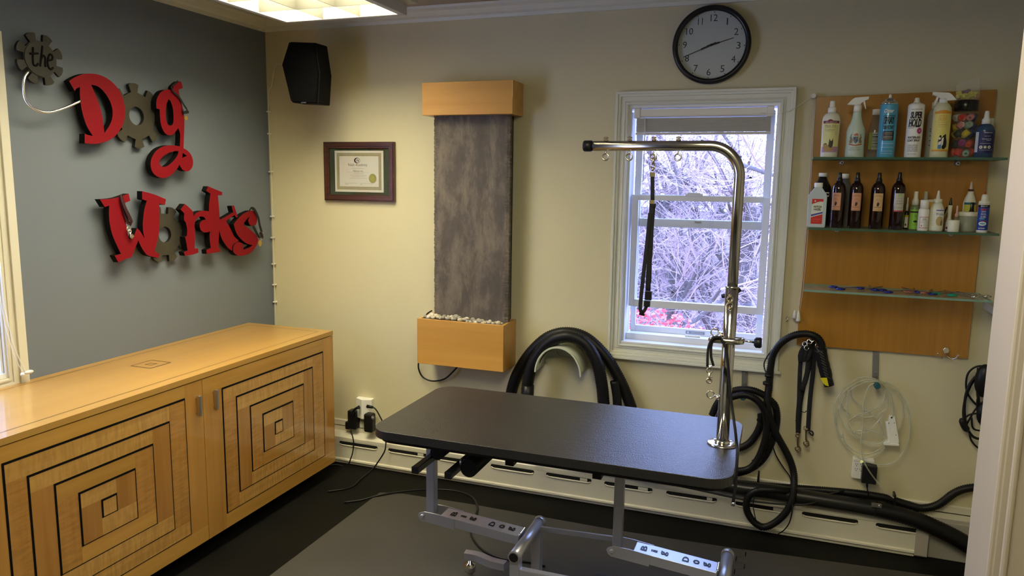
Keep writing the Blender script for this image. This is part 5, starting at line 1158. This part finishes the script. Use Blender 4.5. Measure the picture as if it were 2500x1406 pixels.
b = MB(); b.tube(spline(E_([(690,1100),(692,1140),(700,1175),(705,1215)], -.052), .008), .0028, 7); b.tube(E_([(690,1098),(691,1130)], -.052), .0045, 8); build('cord', b, M_black, ad)

# coiled black cords with a clipper motor at the right edge
ed = thing('cord_bundle', 'tangle of black cords with a dark motor hanging at the door jamb', 'cords', (3.51, -.05, .75))
cF = cropmap(2280, 600, 1.745)
def Fp(pts, y): return [P(*cF(p), 1, y) for p in pts]
b = MB()
for pts, y, r_ in (([(230,512),(180,515),(145,545),(137,600),(150,640),(185,680),(230,700)], -.05, .0042), ([(230,525),(175,560),(140,620),(130,700),(140,770),(170,815),(215,825)], -.06, .0055), ([(215,530),(165,580),(135,650),(126,720),(140,780)], -.045, .0055), ([(125,740),(150,720),(190,712),(225,700)], -.055, .004),
    ([(150,790),(160,830),(190,862),(225,870)], -.05, .004), ([(140,760),(175,700),(215,660)], -.05, .004), ([(230,600),(190,640),(185,700),(200,760),(228,800)], -.06, .004), ([(160,730),(170,780),(230,790)], -.05, .004), ([(190,520),(185,600),(195,700)], -.055, .006)):
    b.tube(spline(Fp(pts, y), .01), r_, 8)
build('cord', b, M_black, ed)
b = MB(); c_ = Fp([(214, 575)], -.07)[0]; b.sphere(c_, .035, n=20, sc=(1, .8, 2.0)); c_ = Fp([(212, 715)], -.07)[0]; b.sphere(c_, .026, n=18, sc=(1, .8, 1.9)); build('motor', b, M_black, ed)
b = MB(); L = Fp([(118,735),(128,765),(145,790)], -.06); b.tube(spline(L, .008), [.008]+[.0135]*(len(spline(L, .008))-2)+[.008], 12); build('inline_switch', b, M_black, ed)

# left outlet with four plugs
cG = cropmap(820, 950, 4.85)
def G(pts, y): return [P(*cG(p), 1, y) for p in pts]
g0 = G([(237, 100)], -.03)[0]; g1 = G([(424, 355)], -.03)[0]
ol2 = thing('power_outlet', 'white angled outlet block with black plugs, beside the end of the cabinet', 'outlet', ((g0.x+g1.x)/2, 0, g1.z), 'wall outlets')
xm = (g0.x+g1.x)/2
b = MB(); b.prism([(g0.x, 0), (g0.x, -.028), (xm, -.052), (g1.x, -.028), (g1.x, 0)], g1.z, g0.z, lambda u, v, w: Vector((u, v, w))); ob = build('block', b, B_wht, ol2, bevel=.003)
b = MB(); ms = flat_map(G([(290, 305)], -.036)[0]+Vector((0,-.004,0)), Vector((xm-g0.x, -.024, 0)).normalized(), (0,0,1), Vector((-.024, -(xm-g0.x), 0)).normalized())
for dx in (-.004, .004): b.prism(rect(dx-.0009, dx+.0009, -.002, .004), 0, .001, ms)
b.prism(circ(0, -.007, .0018, 8), 0, .001, ms); b.prism(circ(0, .009, .0018, 8), 0, .001, ms); build('socket', b, M_black, ob)
ad2 = thing('power_adapter', 'black adapter with round plug at the left of the angled outlet block', 'adapter', G([(190, 370)], -.05)[0])
b = MB(); a = G([(140, 250)], -.05)[0]; c = G([(240, 480)], -.05)[0]; b.box(a.x, c.x, -.055, -.004, c.z, a.z); a = G([(100, 388)], -.05)[0]; c = G([(150, 485)], -.05)[0]; b.box(a.x, c.x, -.045, -.012, c.z, a.z); build('body', b, M_black, ad2, bevel=.005)
b = MB(); b.tube(spline(G([(275,215),(235,230),(205,265),(190,310)], -.062), .008), [.011]+[.0075]*(len(spline(G([(275,215),(235,230),(205,265),(190,310)], -.062), .008))-1), 10)
b.tube(spline([*G([(175,470),(190,530)], -.055), *G([(203,580),(209,640),(202,730),(180,810),(125,912)], -.10), (.47, -.12, .006), (.40, -.20, .006), (.36, -.35, .006)], .012), .0034, 8); build('cord', b, M_black, ad2)
ad3 = thing('power_adapter', 'rounded black adapter with grey badge at the right of the angled outlet block', 'adapter', G([(400, 400)], -.06)[0])
b = MB(); a = G([(350, 275)], -.06)[0]; c = G([(455, 510)], -.06)[0]; b.box(a.x, c.x, -.085, -.036, c.z, a.z); ab = build('body', b, M_black, ad3, bevel=.012, seg=4)
b = MB(); v = G([(437, 335)], -.086)[0]; b.prism(circ(v.x, v.z, .0095, 16, .011), -.0865, -.085, mpy); b.prism(rect(v.x-.006, v.x+.006, v.z, v.z+.0025), -.0872, -.0865, mpy, m=1); build('badge', b, [mat('badge_grey', (.16, .16, .15), .4), B_wht], ab)
b = MB(); b.tube(spline(G([(370,205),(410,210),(455,222),(490,265),(520,320),(560,400),(583,470)], -.058)+G([(592,560),(592,640),(575,740),(500,860),(430,950)], -.12)+[P(880, 1170, 2, .006), P(855, 1190, 2, .006), P(800, 1200, 2, .006)], .012), .0038, 8)
v = G([(370, 203), (440, 215)], -.058); b.tube(v, [.010, .007], 10)
tag(build('power_cable', b, M_black, loc=v[0]), 'black cord plugged in the angled outlet, dropping behind the table corner', 'cord')
b = MB(); b.tube(spline([P(x, y, 2, zz) for x, y, zz in ((840,1226,.006),(880,1221,.006),(930,1208,.018),(990,1199,.018),(1060,1195,.010),(1110,1198,.010),(1150,1212,.012),(1165,1235,.018),(1162,1255,.018),(1150,1285,.018),(1152,1310,.018),(1175,1340,.018),(1210,1358,.018),(1240,1366,.018),(1290,1372,.018),(1330,1382,.018))], .02), .0048, 8)
tag(build('power_cable', b, M_black, loc=P(1150, 1212, 2, .01)), 'black power cord snaking over the floor and mat to the table base', 'cord')

# ================================================================== GROOMING TABLE
TX0, TX1, TY0, TY1, TZ = 1.440, 2.648, -1.378, -.772, .742
tbl = thing('grooming_table', 'black topped grooming table on a silver scissor frame in the room middle', 'table', (2.05, -1.08, .012))
def rrect(x0, x1, y0, y1, r, n=8):
    p = []
    for cx, cy, a in ((x1-r, y1-r, 0), (x0+r, y1-r, 90), (x0+r, y0+r, 180), (x1-r, y0+r, 270)):
        for k in range(n+1): t = math.radians(a+90*k/n); p.append((cx+r*math.cos(t), cy+r*math.sin(t)))
    return p
M_top = bpy.data.materials.new('ribbed_rubber_top'); M_top.use_nodes = True; n_ = M_top.node_tree; bs = n_.nodes['Principled BSDF']
bs.inputs['Base Color'].default_value = (.030, .030, .033, 1); bs.inputs['Roughness'].default_value = .30; bs.inputs['Specular IOR Level'].default_value = .7
t_ = n_.nodes.new('ShaderNodeTexCoord'); v1 = n_.nodes.new('ShaderNodeTexVoronoi'); v1.inputs['Scale'].default_value = 330; n_.links.new(t_.outputs['Object'], v1.inputs['Vector'])
br = n_.nodes.new('ShaderNodeTexNoise'); mp2 = n_.nodes.new('ShaderNodeMapping'); mp2.inputs['Scale'].default_value = (26, 120, 10); n_.links.new(t_.outputs['Object'], mp2.inputs['Vector']); n_.links.new(mp2.outputs[0], br.inputs['Vector']); br.inputs['Scale'].default_value = 1
mth = n_.nodes.new('ShaderNodeMath'); mth.operation = 'MULTIPLY_ADD'; n_.links.new(br.outputs[0], mth.inputs[0]); mth.inputs[1].default_value = .8; n_.links.new(v1.outputs['Distance'], mth.inputs[2])
bp = n_.nodes.new('ShaderNodeBump'); bp.inputs['Strength'].default_value = .35; bp.inputs['Distance'].default_value = .002; n_.links.new(mth.outputs[0], bp.inputs['Height']); n_.links.new(bp.outputs[0], bs.inputs['Normal'])
ns = n_.nodes.new('ShaderNodeTexNoise'); ns.inputs['Scale'].default_value = 5; ns.inputs['Detail'].default_value = 6; n_.links.new(t_.outputs['Object'], ns.inputs['Vector'])
mi = n_.nodes.new('ShaderNodeMix'); mi.data_type = 'RGBA'; mi.inputs[6].default_value = (.009, .009, .010, 1); mi.inputs[7].default_value = (.022, .021, .020, 1); n_.links.new(ns.outputs[0], mi.inputs[0]); n_.links.new(mi.outputs[2], bs.inputs['Base Color'])
b = MB(); b.prism(rrect(TX0, TX1, TY0, TY1, .075), TZ-.030, TZ, mpz); build('table_top', b, [M_top], tbl, bevel=.006, seg=3)
b = MB(); b.prism(rrect(TX0+.02, TX1-.02, TY0+.02, TY1-.02, .06), TZ-.046, TZ-.030, mpz); build('edge_board', b, M_black, tbl)
b = MB(); b.box(1.60, 2.52, -1.12, -1.04, TZ-.075, TZ-.046); b.box(1.87, 1.90, -1.17, -.90, .600, TZ-.046); b.box(2.185, 2.215, -1.17, -.90, .600, TZ-.046); b.box(1.87, 2.215, -.96, -.92, .63, TZ-.046); build('under_frame', b, M_black, tbl)
for x in (1.597, 1.722):
    b = MB(); b.box(x-.012, x+.012, -1.325, -.85, .588, .612); sb_ = build('stabiliser_bar', b, mat('black_enamel', (.012, .011, .011), .25), tbl, bevel=.002)
    b = MB(); b.box(x-.0125, x+.0125, -1.332, -1.322, .5875, .6125); build('end_plug', b, M_black, sb_, bevel=.002)
b = MB(); b.tube([(1.772, -1.268, .610), (1.772, -.85, .610)], .032, 18); b.tube([(1.625, -1.215, .625), (1.625, -.85, .625)], .026, 16); build('cylinder', b, M_black, tbl)
b = MB(); b.tube([(1.742, -1.25, .63), (1.742, -1.25, .61)], .012, 10); ring(b, (1.74, -1.26, .628), .012, .0015, N=(1, .3, 0)); build('adjuster', b, M_steel, tbl)
AY = -1.10
def leg(x, w_=.034):
    q = MB(); q.box(x-w_/2, x+w_/2, AY-w_/2+.02, AY+w_/2+.02, .325, TZ-.046); build('leg', q, M_silver, tbl, bevel=.003)
leg(1.540); leg(2.262, .032)
def arm(x0, z0, x1, z1, flip=False):
    hw = .040; a = Vector((x0, AY, z0)); c = Vector((x1, AY, z1)); U = (c-a).normalized(); Nn = Vector((-U.z, 0, U.x)); L = (c-a).length
    mp = lambda u, v, w: a+U*u+Vector((0, 1, 0))*v+Nn*w
    q = MB(); q.prism(rect(.075, L-.012, -hw+.003, hw-.003), -.034, 0, mp); am = build('arm', q, M_silver, tbl, bevel=.002)
    q = MB()
    for s in (-1, 1):
        mq = lambda u, v, w, s=s: a+U*u+Vector((0, 1, 0))*(s*(hw-w))+Nn*v
        q.prism([(-.010, -.010), (-.016, -.020), (-.008, -.034), (.004, -.040), (.135, -.040), (.135, .001), (.06, .003), (.01, .0)], 0, .004, mq)
        q.lathe([(.008, 0), (.008, .006), (.005, .008)], a+U*.004-Nn*.018+Vector((0, s*hw, 0)), 10, axis='y') if s > 0 else q.lathe([(.008, 0), (.008, -.006), (.005, -.008)], a+U*.004-Nn*.018+Vector((0, s*hw, 0)), 10, axis='y')
    build('pivot_bracket', q, M_silver, am, bevel=.001)
    q = MB()
    for i, ch in enumerate('Big Dog'):
        if ch == ' ': continue
        u = L*(.29+.58*i/6); m2 = lambda s_, t_, w, u=u: mp(u-t_, s_, w+.0004)
        for d_ in (0, .0011): q.text('\b'+ch, m2, d_, 0, .034 if ch in 'BD' else (.014 if ch == 'i' else .028), .022 if ch != 'g' else .026, .0006)
    build('lettering', q, mat('decal_black', (.012, .016, .018), .35), am, label='black lettering reading Big Dog')
    q = MB(); q.tube([mp(L-.012, -hw+.01+k*.006, .002+.0015*(k % 2)) for k in range(11)], .005, 7); build('weld', q, M_chrome, am)
arm(1.527, .357, 1.925, .325); arm(2.252, .357, 2.618, .325)
for x in (1.935, 2.628):
    b = MB(); b.tube([(x, -1.245, .305), (x, -.955, .305)], .0205, 20); pt = build('pivot_tube', b, M_silver, tbl)
    b = MB(); b.tube([(x, -.975, .305), (x, -.950, .305)], .0225, 20); b.tube([(x, -1.25, .305), (x, -1.243, .305)], .0215, 20); build('collar', b, mat('zinc_light', (.52, .50, .48), .35, .8), pt)
    b = MB(); b.tube([(x, -1.2515, .305), (x, -1.2495, .305)], .0165, 18); build('end_cap', b, M_black, pt)
    for y in (-1.225, -.985):
        b = MB(); b.box(x-.018, x+.018, y-.018, y+.018, .045, .300); build('post', b, M_silver, tbl, bevel=.003)
    b = MB(); b.box(x-.02, x+.02, -1.45, -.965, .028, .075); rl = build('base_foot', b, M_silver, tbl, bevel=.004)
    for y in (-1.42, -1.0): b = MB(); b.lathe([(.018, .012), (.018, .018), (.006, .020), (.006, .03)], (x, y, 0), 14); build('levelling_foot', b, M_black, rl)
b = MB(); b.bar((1.95, -1.00, .300), (2.245, -1.00, .312), .010, .020); build('link_bar', b, M_silver, tbl, bevel=.002)
b = MB(); b.box(1.953, 2.61, -1.243, -1.219, .235, .262); build('cross_rail', b, M_silver, tbl, bevel=.003)
b = MB(); b.box(1.953, 2.61, -1.0, -.965, .082, .110); build('cross_rail', b, M_silver, tbl, bevel=.003)
b = MB(); L = spline([P(x, y, 2, .135) for x, y in ((1135,1354),(1165,1359),(1200,1373),(1234,1381))], .012)
for k_ in range(len(L)):
    q0_ = L[k_]; d_ = (L[min(k_+1, len(L)-1)]-L[max(k_-1, 0)]).normalized(); n_ = Vector((-d_.y, d_.x, 0)).normalized()
    b.v += [q0_+n_*s_*.016+Vector((0, 0, h_*.014)) for s_, h_ in ((-1, -1), (1, -1), (1, 1), (-1, 1))]
for k_ in range(len(L)-1):
    for j_ in range(4): b.f.append([k_*4+j_, k_*4+(j_+1) % 4, k_*4+4+(j_+1) % 4, k_*4+4+j_]); b.m.append(0); b.s.append(False)
for f_ in ([0, 1, 2, 3], [len(L)*4-4+i for i in range(4)]): b.f.append(f_); b.m.append(0); b.s.append(False)
sf = build('side_foot', b, M_silver, tbl)
b = MB(); v = L[1]; b.lathe([(.018, .012), (.020, .020), (.020, .045), (.012, .05), (.012, .07), (.022, .075), (.022, .105), (.01, .11), (.008, .135)], (v.x+.012, v.y-.005, 0), 16); build('levelling_foot', b, M_chrome, sf)
b = MB(); a = P(1620, 1378, 2, .20); c = P(1700, 1405, 2, .20); b.box(2.33, 2.50, -1.19, -1.03, .06, .195); mo = build('motor_housing', b, M_silver, tbl, bevel=.003)
b = MB(); mm_ = flat_map((2.415, -1.11, .1952), (1,0,0), (0,1,0), (0,0,1)); b.prism(rect(-.055, .055, -.05, .05), 0, .0006, mm_); b.text('Groomers Best', mm_, 0, .028, .09, .012, .001, 1)
b.prism(rect(-.045, .03, .004, .006), None, .001, mm_, m=1); b.prism(rect(-.045, .04, -.006, -.004), None, .001, mm_, m=1); build('sticker', b, [mat('sticker_white', (.6, .62, .66), .3), M_ink], mo)
b = MB(); b.box(2.17, 2.31, -1.14, -1.0, .012, .17); build('motor', b, M_black, tbl, bevel=.006)

# grooming arm on its flange
AYm = -1.06; ax = 2.594
ga = thing('grooming_post', 'tall chrome arm with a bent top standing on the right end of the table', 'grooming arm', (ax, AYm, TZ))
b = MB(); b.lathe([(.047, 0), (.048, .001), (.048, .0035), (.046, .005), (.022, .005)], (ax, AYm, TZ), 36); b.lathe([(.024, .005), (.026, .010), (.021, .016)], (ax, AYm, TZ), 24)
fl = build('base_flange', b, M_chrome, ga)
b = MB()
for k in range(4): t = PI/4+k*PI/2; b.lathe([(.005, .0052), (.005, .0062)], (ax+.035*math.cos(t), AYm+.035*math.sin(t), TZ), 10)
build('screw', b, M_steel, fl)
b = MB(); b.tube([(ax, AYm, TZ+.005), (ax+.003, AYm, 1.268)], .0205, 28); b.lathe([(.0215, 0), (.0215, .006)], (ax+.003, AYm, 1.264), 24); lt = build('lower_tube', b, mat('chrome_tube', (.62, .60, .56), .10, 1), ga)
b = MB(); R_ = .095; zt_ = 1.712; xv = 2.600
L = [Vector((ax+.003, AYm, 1.15)), Vector((xv, AYm, zt_-R_))]+[Vector((xv-R_+R_*math.cos(t), AYm, zt_-R_+R_*math.sin(t))) for t in [PI/2*k/14 for k in range(1, 15)]]+[Vector((2.115, AYm, zt_))]
b.tube(L, .0165, 26); ut = build('upper_tube', b, mat('satin_tube', (.50, .48, .44), .2, 1), ga)
b = MB(); b.tube([(2.094, AYm, zt_), (2.098, AYm, zt_), (2.122, AYm, zt_)], [.0155, .0185, .0185], 20); build('end_cap', b, M_black, ut)
def eyebolt(x, zc, side=0):
    q = MB(); q.tube([(x, AYm, zt_-.017), (x, AYm, zt_-.026)], .003, 8); ring(q, (x, AYm, zt_-.036), .0105, .0026, N=(0, -1, 0)); q.tube([(x, AYm, zt_+.015), (x, AYm, zt_+.030)], .003, 8)
    for k in (0, 1): q.lathe([(.008, 0), (.008, .005), (.005, .006)], (x, AYm, zt_+.0165+k*.007), 6, sm=False)
    build('eye_bolt', q, M_nick, ut)
for px in (1479, 1537, 1596, 1656): eyebolt(P(px, 360, 1, AYm).x, 0)
# locking star handle, screw, clamp
kn_ = thing  # (alias keeps the helper above in one place)
b = MB(); z_ = P(1785, 725, 1, AYm).z; b.tube([(ax, AYm+.018, z_), (ax, AYm+.050, z_)], .005, 10)
for a_ in (12, 170, 265): t = math.radians(a_+20); b.tube([(ax, AYm+.048, z_), (ax+.032*math.cos(t), AYm+.048, z_+.038*math.sin(t))], [.009, .0065], 10)
b.tube([(ax, AYm+.04, z_), (ax, AYm+.056, z_)], .014, 12); build('star_handle', b, M_black, lt)
b = MB(); 
for dz in (0, -.020): ring(b, (ax, AYm-.0225, z_+dz-.004), .009, .0022, N=(0, -1, 0)); b.lathe([(.005, 0), (.006, -.006), (.004, -.010)], (ax, AYm-.0195, z_+dz+.008), 8, axis='y')
build('lock_ring', b, M_nick, lt)
cz = P(1778, 829, 1, AYm).z
b = MB(); b.tube([(ax-.058, AYm-.020, cz), (ax-.050, AYm-.024, cz), (ax+.030, AYm-.024, cz), (ax+.048, AYm-.018, cz)], [.006, .010, .010, .008], 12); b.tube([(ax-.05, AYm+.022, cz), (ax+.045, AYm+.022, cz)], .006, 10); b.tube([(ax-.055, AYm-.022, cz), (ax-.055, AYm+.022, cz)], .006, 10); b.tube([(ax+.045, AYm-.02, cz), (ax+.045, AYm+.022, cz)], .007, 10)
b.tube([(ax+.045, AYm, cz), (ax+.085, AYm, cz-.002)], .0035, 10); cl = build('clamp', b, M_chrome, lt)
b = MB(); b.tube([(ax+.080, AYm, cz-.002), (ax+.086, AYm, cz-.002), (ax+.100, AYm, cz-.002), (ax+.104, AYm, cz-.002)], [.010, .0175, .0175, .014], 10); build('clamp_knob', b, M_black, cl)
for px, py in ((1745, 811), (1735, 963)):
    v = P(px, py, 1, AYm); b = MB(); ring(b, v, .012, .0024, N=(0, -1, 0)); b.tube([v+Vector((.012, 0, 0)), Vector((ax-.018, AYm, v.z-.008))], .003, 8); b.tube([Vector((ax-.026, AYm, v.z-.007)), Vector((ax-.018, AYm, v.z-.008))], .008, 8); build('eye_bolt', b, M_nick, lt)

# noose hanging from the arm
def A(pts, y=AYm): return [P(p[0], p[1], 1, y) for p in pts]
ns_ = thing('grooming_noose', 'long black webbing noose hanging from the chrome arm before the window', 'leash', A([(1596, 378)])[0], 'webbing nooses')
b = MB(); ring(b, A([(1596, 383)])[0], .008, .0022, N=(1, 0, 0)); b.tube(A([(1596,384),(1594,402)]), .0045, 8); ring(b, A([(1594, 406)])[0], .007, .002, N=(1, -1, 0)); b.tube(A([(1594,408),(1593,418)]), .004, 8); v = A([(1593, 425)])[0]; b.box(v.x-.009, v.x+.009, AYm-.002, AYm+.002, v.z-.008, v.z+.006); build('swivel_snap', b, M_nick, ns_)
b = MB()
def st2(pts, wd, y=AYm, th=.003): L = spline(A(pts, y), .015); b.tube(L, [(th/2, wd/2)]*len(L), 8, flat=(0, 1, 0))
st2([(1593,425),(1593,455),(1593,492)], .013); st2([(1592,492),(1590,540),(1588,600),(1584,660),(1582,710)], .017); st2([(1587,520),(1579,600),(1572,660),(1566,715),(1563,755),(1568,768)], .013, AYm-.006); st2([(1595,500),(1588,600),(1585,690)], .014, AYm+.005); st2([(1582,740),(1574,757),(1566,767)], .011)
build('webbing', b, M_web, ns_)
b = MB(); v = A([(1592, 493)])[0]; b.box(v.x-.008, v.x+.008, AYm-.006, AYm+.004, v.z-.006, v.z+.006); build('slide_clip', b, mat('brass_clip', (.5, .42, .2), .3, .8), ns_)
b = MB(); v = A([(1583, 722)])[0]; b.box(v.x-.011, v.x+.011, AYm-.008, AYm+.008, v.z-.014, v.z+.016); v = A([(1580, 738)])[0]; b.box(v.x-.010, v.x+.010, AYm-.007, AYm+.007, v.z-.014, v.z+.006); b.tube(A([(1560,766),(1574,769)]), .004, 8); v = A([(1596, 503)])[0]; b.box(v.x-.004, v.x+.007, AYm-.004, AYm+.006, v.z-.005, v.z+.008); build('buckle', b, M_black, ns_, bevel=.002)
# round leash threaded through the clamp with a snap
ls = thing('rope_leash', 'black round leash with brass snap looped through the clamp of the arm', 'leash', A([(1745, 830)], AYm-.03)[0])
b = MB(); L = A([(1742,935-42),(1736,870),(1737,840),(1745,826),(1758,824)], AYm-.034); b.tube(spline(L, .01), .0042, 8); L = A([(1727,895),(1728,860),(1732,840),(1742,824),(1760,824)], AYm-.042); b.tube(spline(L, .01), .0042, 8)
L = A([(1758,824),(1772,850),(1778,900),(1782,950),(1788,1000)], AYm-.036)+A([(1795,1050),(1799,1090)], AYm-.10)
L += [P(1800, 1110, 1, -1.30), P(1796, 1180, 1, -1.30), P(1790, 1225, 1, -1.30)]
b.tube(spline(L, .012), .0045, 8); build('rope', b, M_web, ls)
b = MB(); b.tube(A([(1733,893),(1733,900)], AYm-.038), .007, 10); ring(b, A([(1732, 905)], AYm-.038)[0], .0085, .0022, N=(0, -1, 0)); b.tube(A([(1732,911),(1732,928)], AYm-.038), .0042, 8); ring(b, A([(1731, 929)], AYm-.038)[0], .008, .0028, N=(.4, -1, 0)); b.tube(A([(1735,918),(1738,922)], AYm-.038), .002, 6); build('snap_hook', b, M_nick, ls)
b = MB(); v = P(1790, 1225, 1, -1.30); b.tube([v, v-Vector((0, 0, .012))], .006, 10); build('end_tip', b, M_steel, ls)

# ================================================================== OUTSIDE THE WINDOW
rt = random.Random(21)
M_tw = mat('pale_twig', (.52, .37, .39), .9); M_bark = mat('bark', (.13, .105, .105), .9, var=.3, vscale=6)
M_hill = mat('hill_leaf_litter', (.30, .21, .22), 1, var=.7, vscale=5, bump=.6, bscale=9)
def hz_(x, y): return -1.4+max(0, y-2.2)*.16+.10*math.sin(x*1.3+y)+.05*math.sin(x*3.1)
b = MB(); NX, NY = 44, 40
vs = [(-16+30*i/NX, .6+16*j/NY, hz_(-16+30*i/NX, .6+16*j/NY)) for j in range(NY+1) for i in range(NX+1)]
b.add(vs, [(j*(NX+1)+i, j*(NX+1)+i+1, (j+1)*(NX+1)+i+1, (j+1)*(NX+1)+i) for j in range(NY) for i in range(NX)], 0, True)
struct('hillside', b, M_hill)
def grow(mb, p, d, L, r, depth, m):
    n = 3 if depth > 1 else 2; pts = [p]; q = p; dd = d
    for k in range(n):
        dd = (dd+Vector((rt.gauss(0, .16), rt.gauss(0, .16), rt.gauss(.03, .12)))).normalized(); q = q+dd*L/n; pts.append(q)
    mb.tube(pts, [r*(1-.35*k/n) for k in range(n+1)], 5 if depth > 2 else 3, m if depth < 3 else 1, cap=False)
    if depth == 0: return
    for k in range(rt.choice((3, 3, 4)) if depth > 1 else 4):
        o = pts[rt.randrange(1, n+1)]; a = Vector((rt.gauss(0, 1), rt.gauss(0, 1), rt.gauss(.1, .6))).normalized()
        grow(mb, o, (dd*.8+a*.85).normalized(), L*rt.uniform(.5, .78), r*.52, depth-1, m)
tree_px = [(1562, 6.0, 3.4), (1606, 9.5, 3.8), (1645, 4.6, 2.8), (1690, 7.5, 3.6), (1730, 11, 4), (1768, 5.2, 3.0), (1828, 8.0, 3.6), (1864, 6.2, 3.2)]
tree_spots = [(P(px, 450, 1, y).x, y, h) for px, y, h in tree_px]
TD = ['bare tree outside at the left edge of the window, behind the black noose', 'thin distant bare tree outside, just right of the noose', 'nearest bare tree outside, left of the middle of the window', 'bare tree outside in the middle of the window view',
 'most distant bare tree outside, on the slope right of the window middle', 'near bare tree outside, just left of the chrome post', 'bare tree outside, just right of the chrome post', 'bare tree outside at the right edge of the window']
for i, (x, y, h) in enumerate(tree_spots):
    z0 = hz_(x, y)-.05; b = MB()
    grow(b, Vector((x, y, z0)), Vector((rt.gauss(0, .12), rt.gauss(0, .05), 1)).normalized(), h*.62, .045+.012*h, 5, 0)
    tag(build('bare_tree', b, [M_tw, M_bark], loc=(x, y, z0)), TD[i], 'tree', 'bare trees outside the window')
b = MB()                                           # tangled brush, nobody could count it
for k in range(6500):
    y = 2.0+9.5*rt.random()**1.2; x = rt.uniform(-1.1-y*.62, 2.9-y*.02+.4); z0 = hz_(x, y); L = rt.uniform(.35, 1.1)
    d = Vector((rt.gauss(0, .8), rt.gauss(0, .4), rt.uniform(.2, 1))).normalized(); p = Vector((x, y, z0+rt.uniform(0, 1.3))); pts = [p]
    for s in range(5): d = (d+Vector((rt.gauss(0, .38), rt.gauss(0, .2), -.16+rt.gauss(0, .3)))).normalized(); p = p+d*L/5; pts.append(p)
    r = rt.uniform(.0012, .0032)*(.6+.14*y); b.tube(pts, [r*(1-.14*s) for s in range(6)], 3, 0 if rt.random() < .75 else (1 if rt.random() < .7 else 2), cap=False)
for k in range(9000):
    y = 3.2+7.5*rt.random(); x = rt.uniform(-1.1-y*.62, 2.9+.3); z0 = hz_(x, y); L = rt.uniform(.35, 1.0)
    d = Vector((rt.gauss(0, .8), rt.gauss(0, .4), rt.uniform(-.1, 1))).normalized(); p = Vector((x, y, z0+rt.uniform(.9, 1.2+.42*y))); pts = [p]
    for s in range(4): d = (d+Vector((rt.gauss(0, .4), rt.gauss(0, .2), rt.gauss(0, .35)))).normalized(); p = p+d*L/4; pts.append(p)
    r = rt.uniform(.0011, .0036)*(.6+.14*y); b.tube(pts, [r*(1-.18*s) for s in range(5)], 3, 0 if rt.random() < .68 else (1 if rt.random() < .6 else 2), cap=False)
tag(build('brush_thicket', b, [M_tw, M_bark, mat('dark_twig', (.07, .055, .06), .9)], loc=(0, 5, 0)), 'dense tangle of bare brush covering the slope outside the window', 'brush', kind='stuff')
b = MB(); c0 = P(1590, 800, 1, 1.9)
for k in range(520):
    a = rt.gauss(0, .26); c = rt.gauss(0, .16); h = max(0, .20-.9*a*a-.6*c*c)*rt.random(); p = c0+Vector((a-.02, c, h-.06)); s = rt.uniform(.012, .026)
    U = Vector((rt.gauss(0, 1), rt.gauss(0, 1), rt.gauss(0, .5))).normalized(); V = U.orthogonal().normalized()
    b.add([p+U*s, p+V*s*.6+U*.2*s, p-U*s, p-V*s*.6], [(0, 1, 2, 3)], k % 2)
tag(build('fallen_leaves', b, [mat('leaf_red', (.55, .06, .08), .7), mat('leaf_pink', (.62, .22, .20), .7)], loc=c0), 'heap of red autumn leaves outside the lower left of the window', 'leaves', kind='stuff')
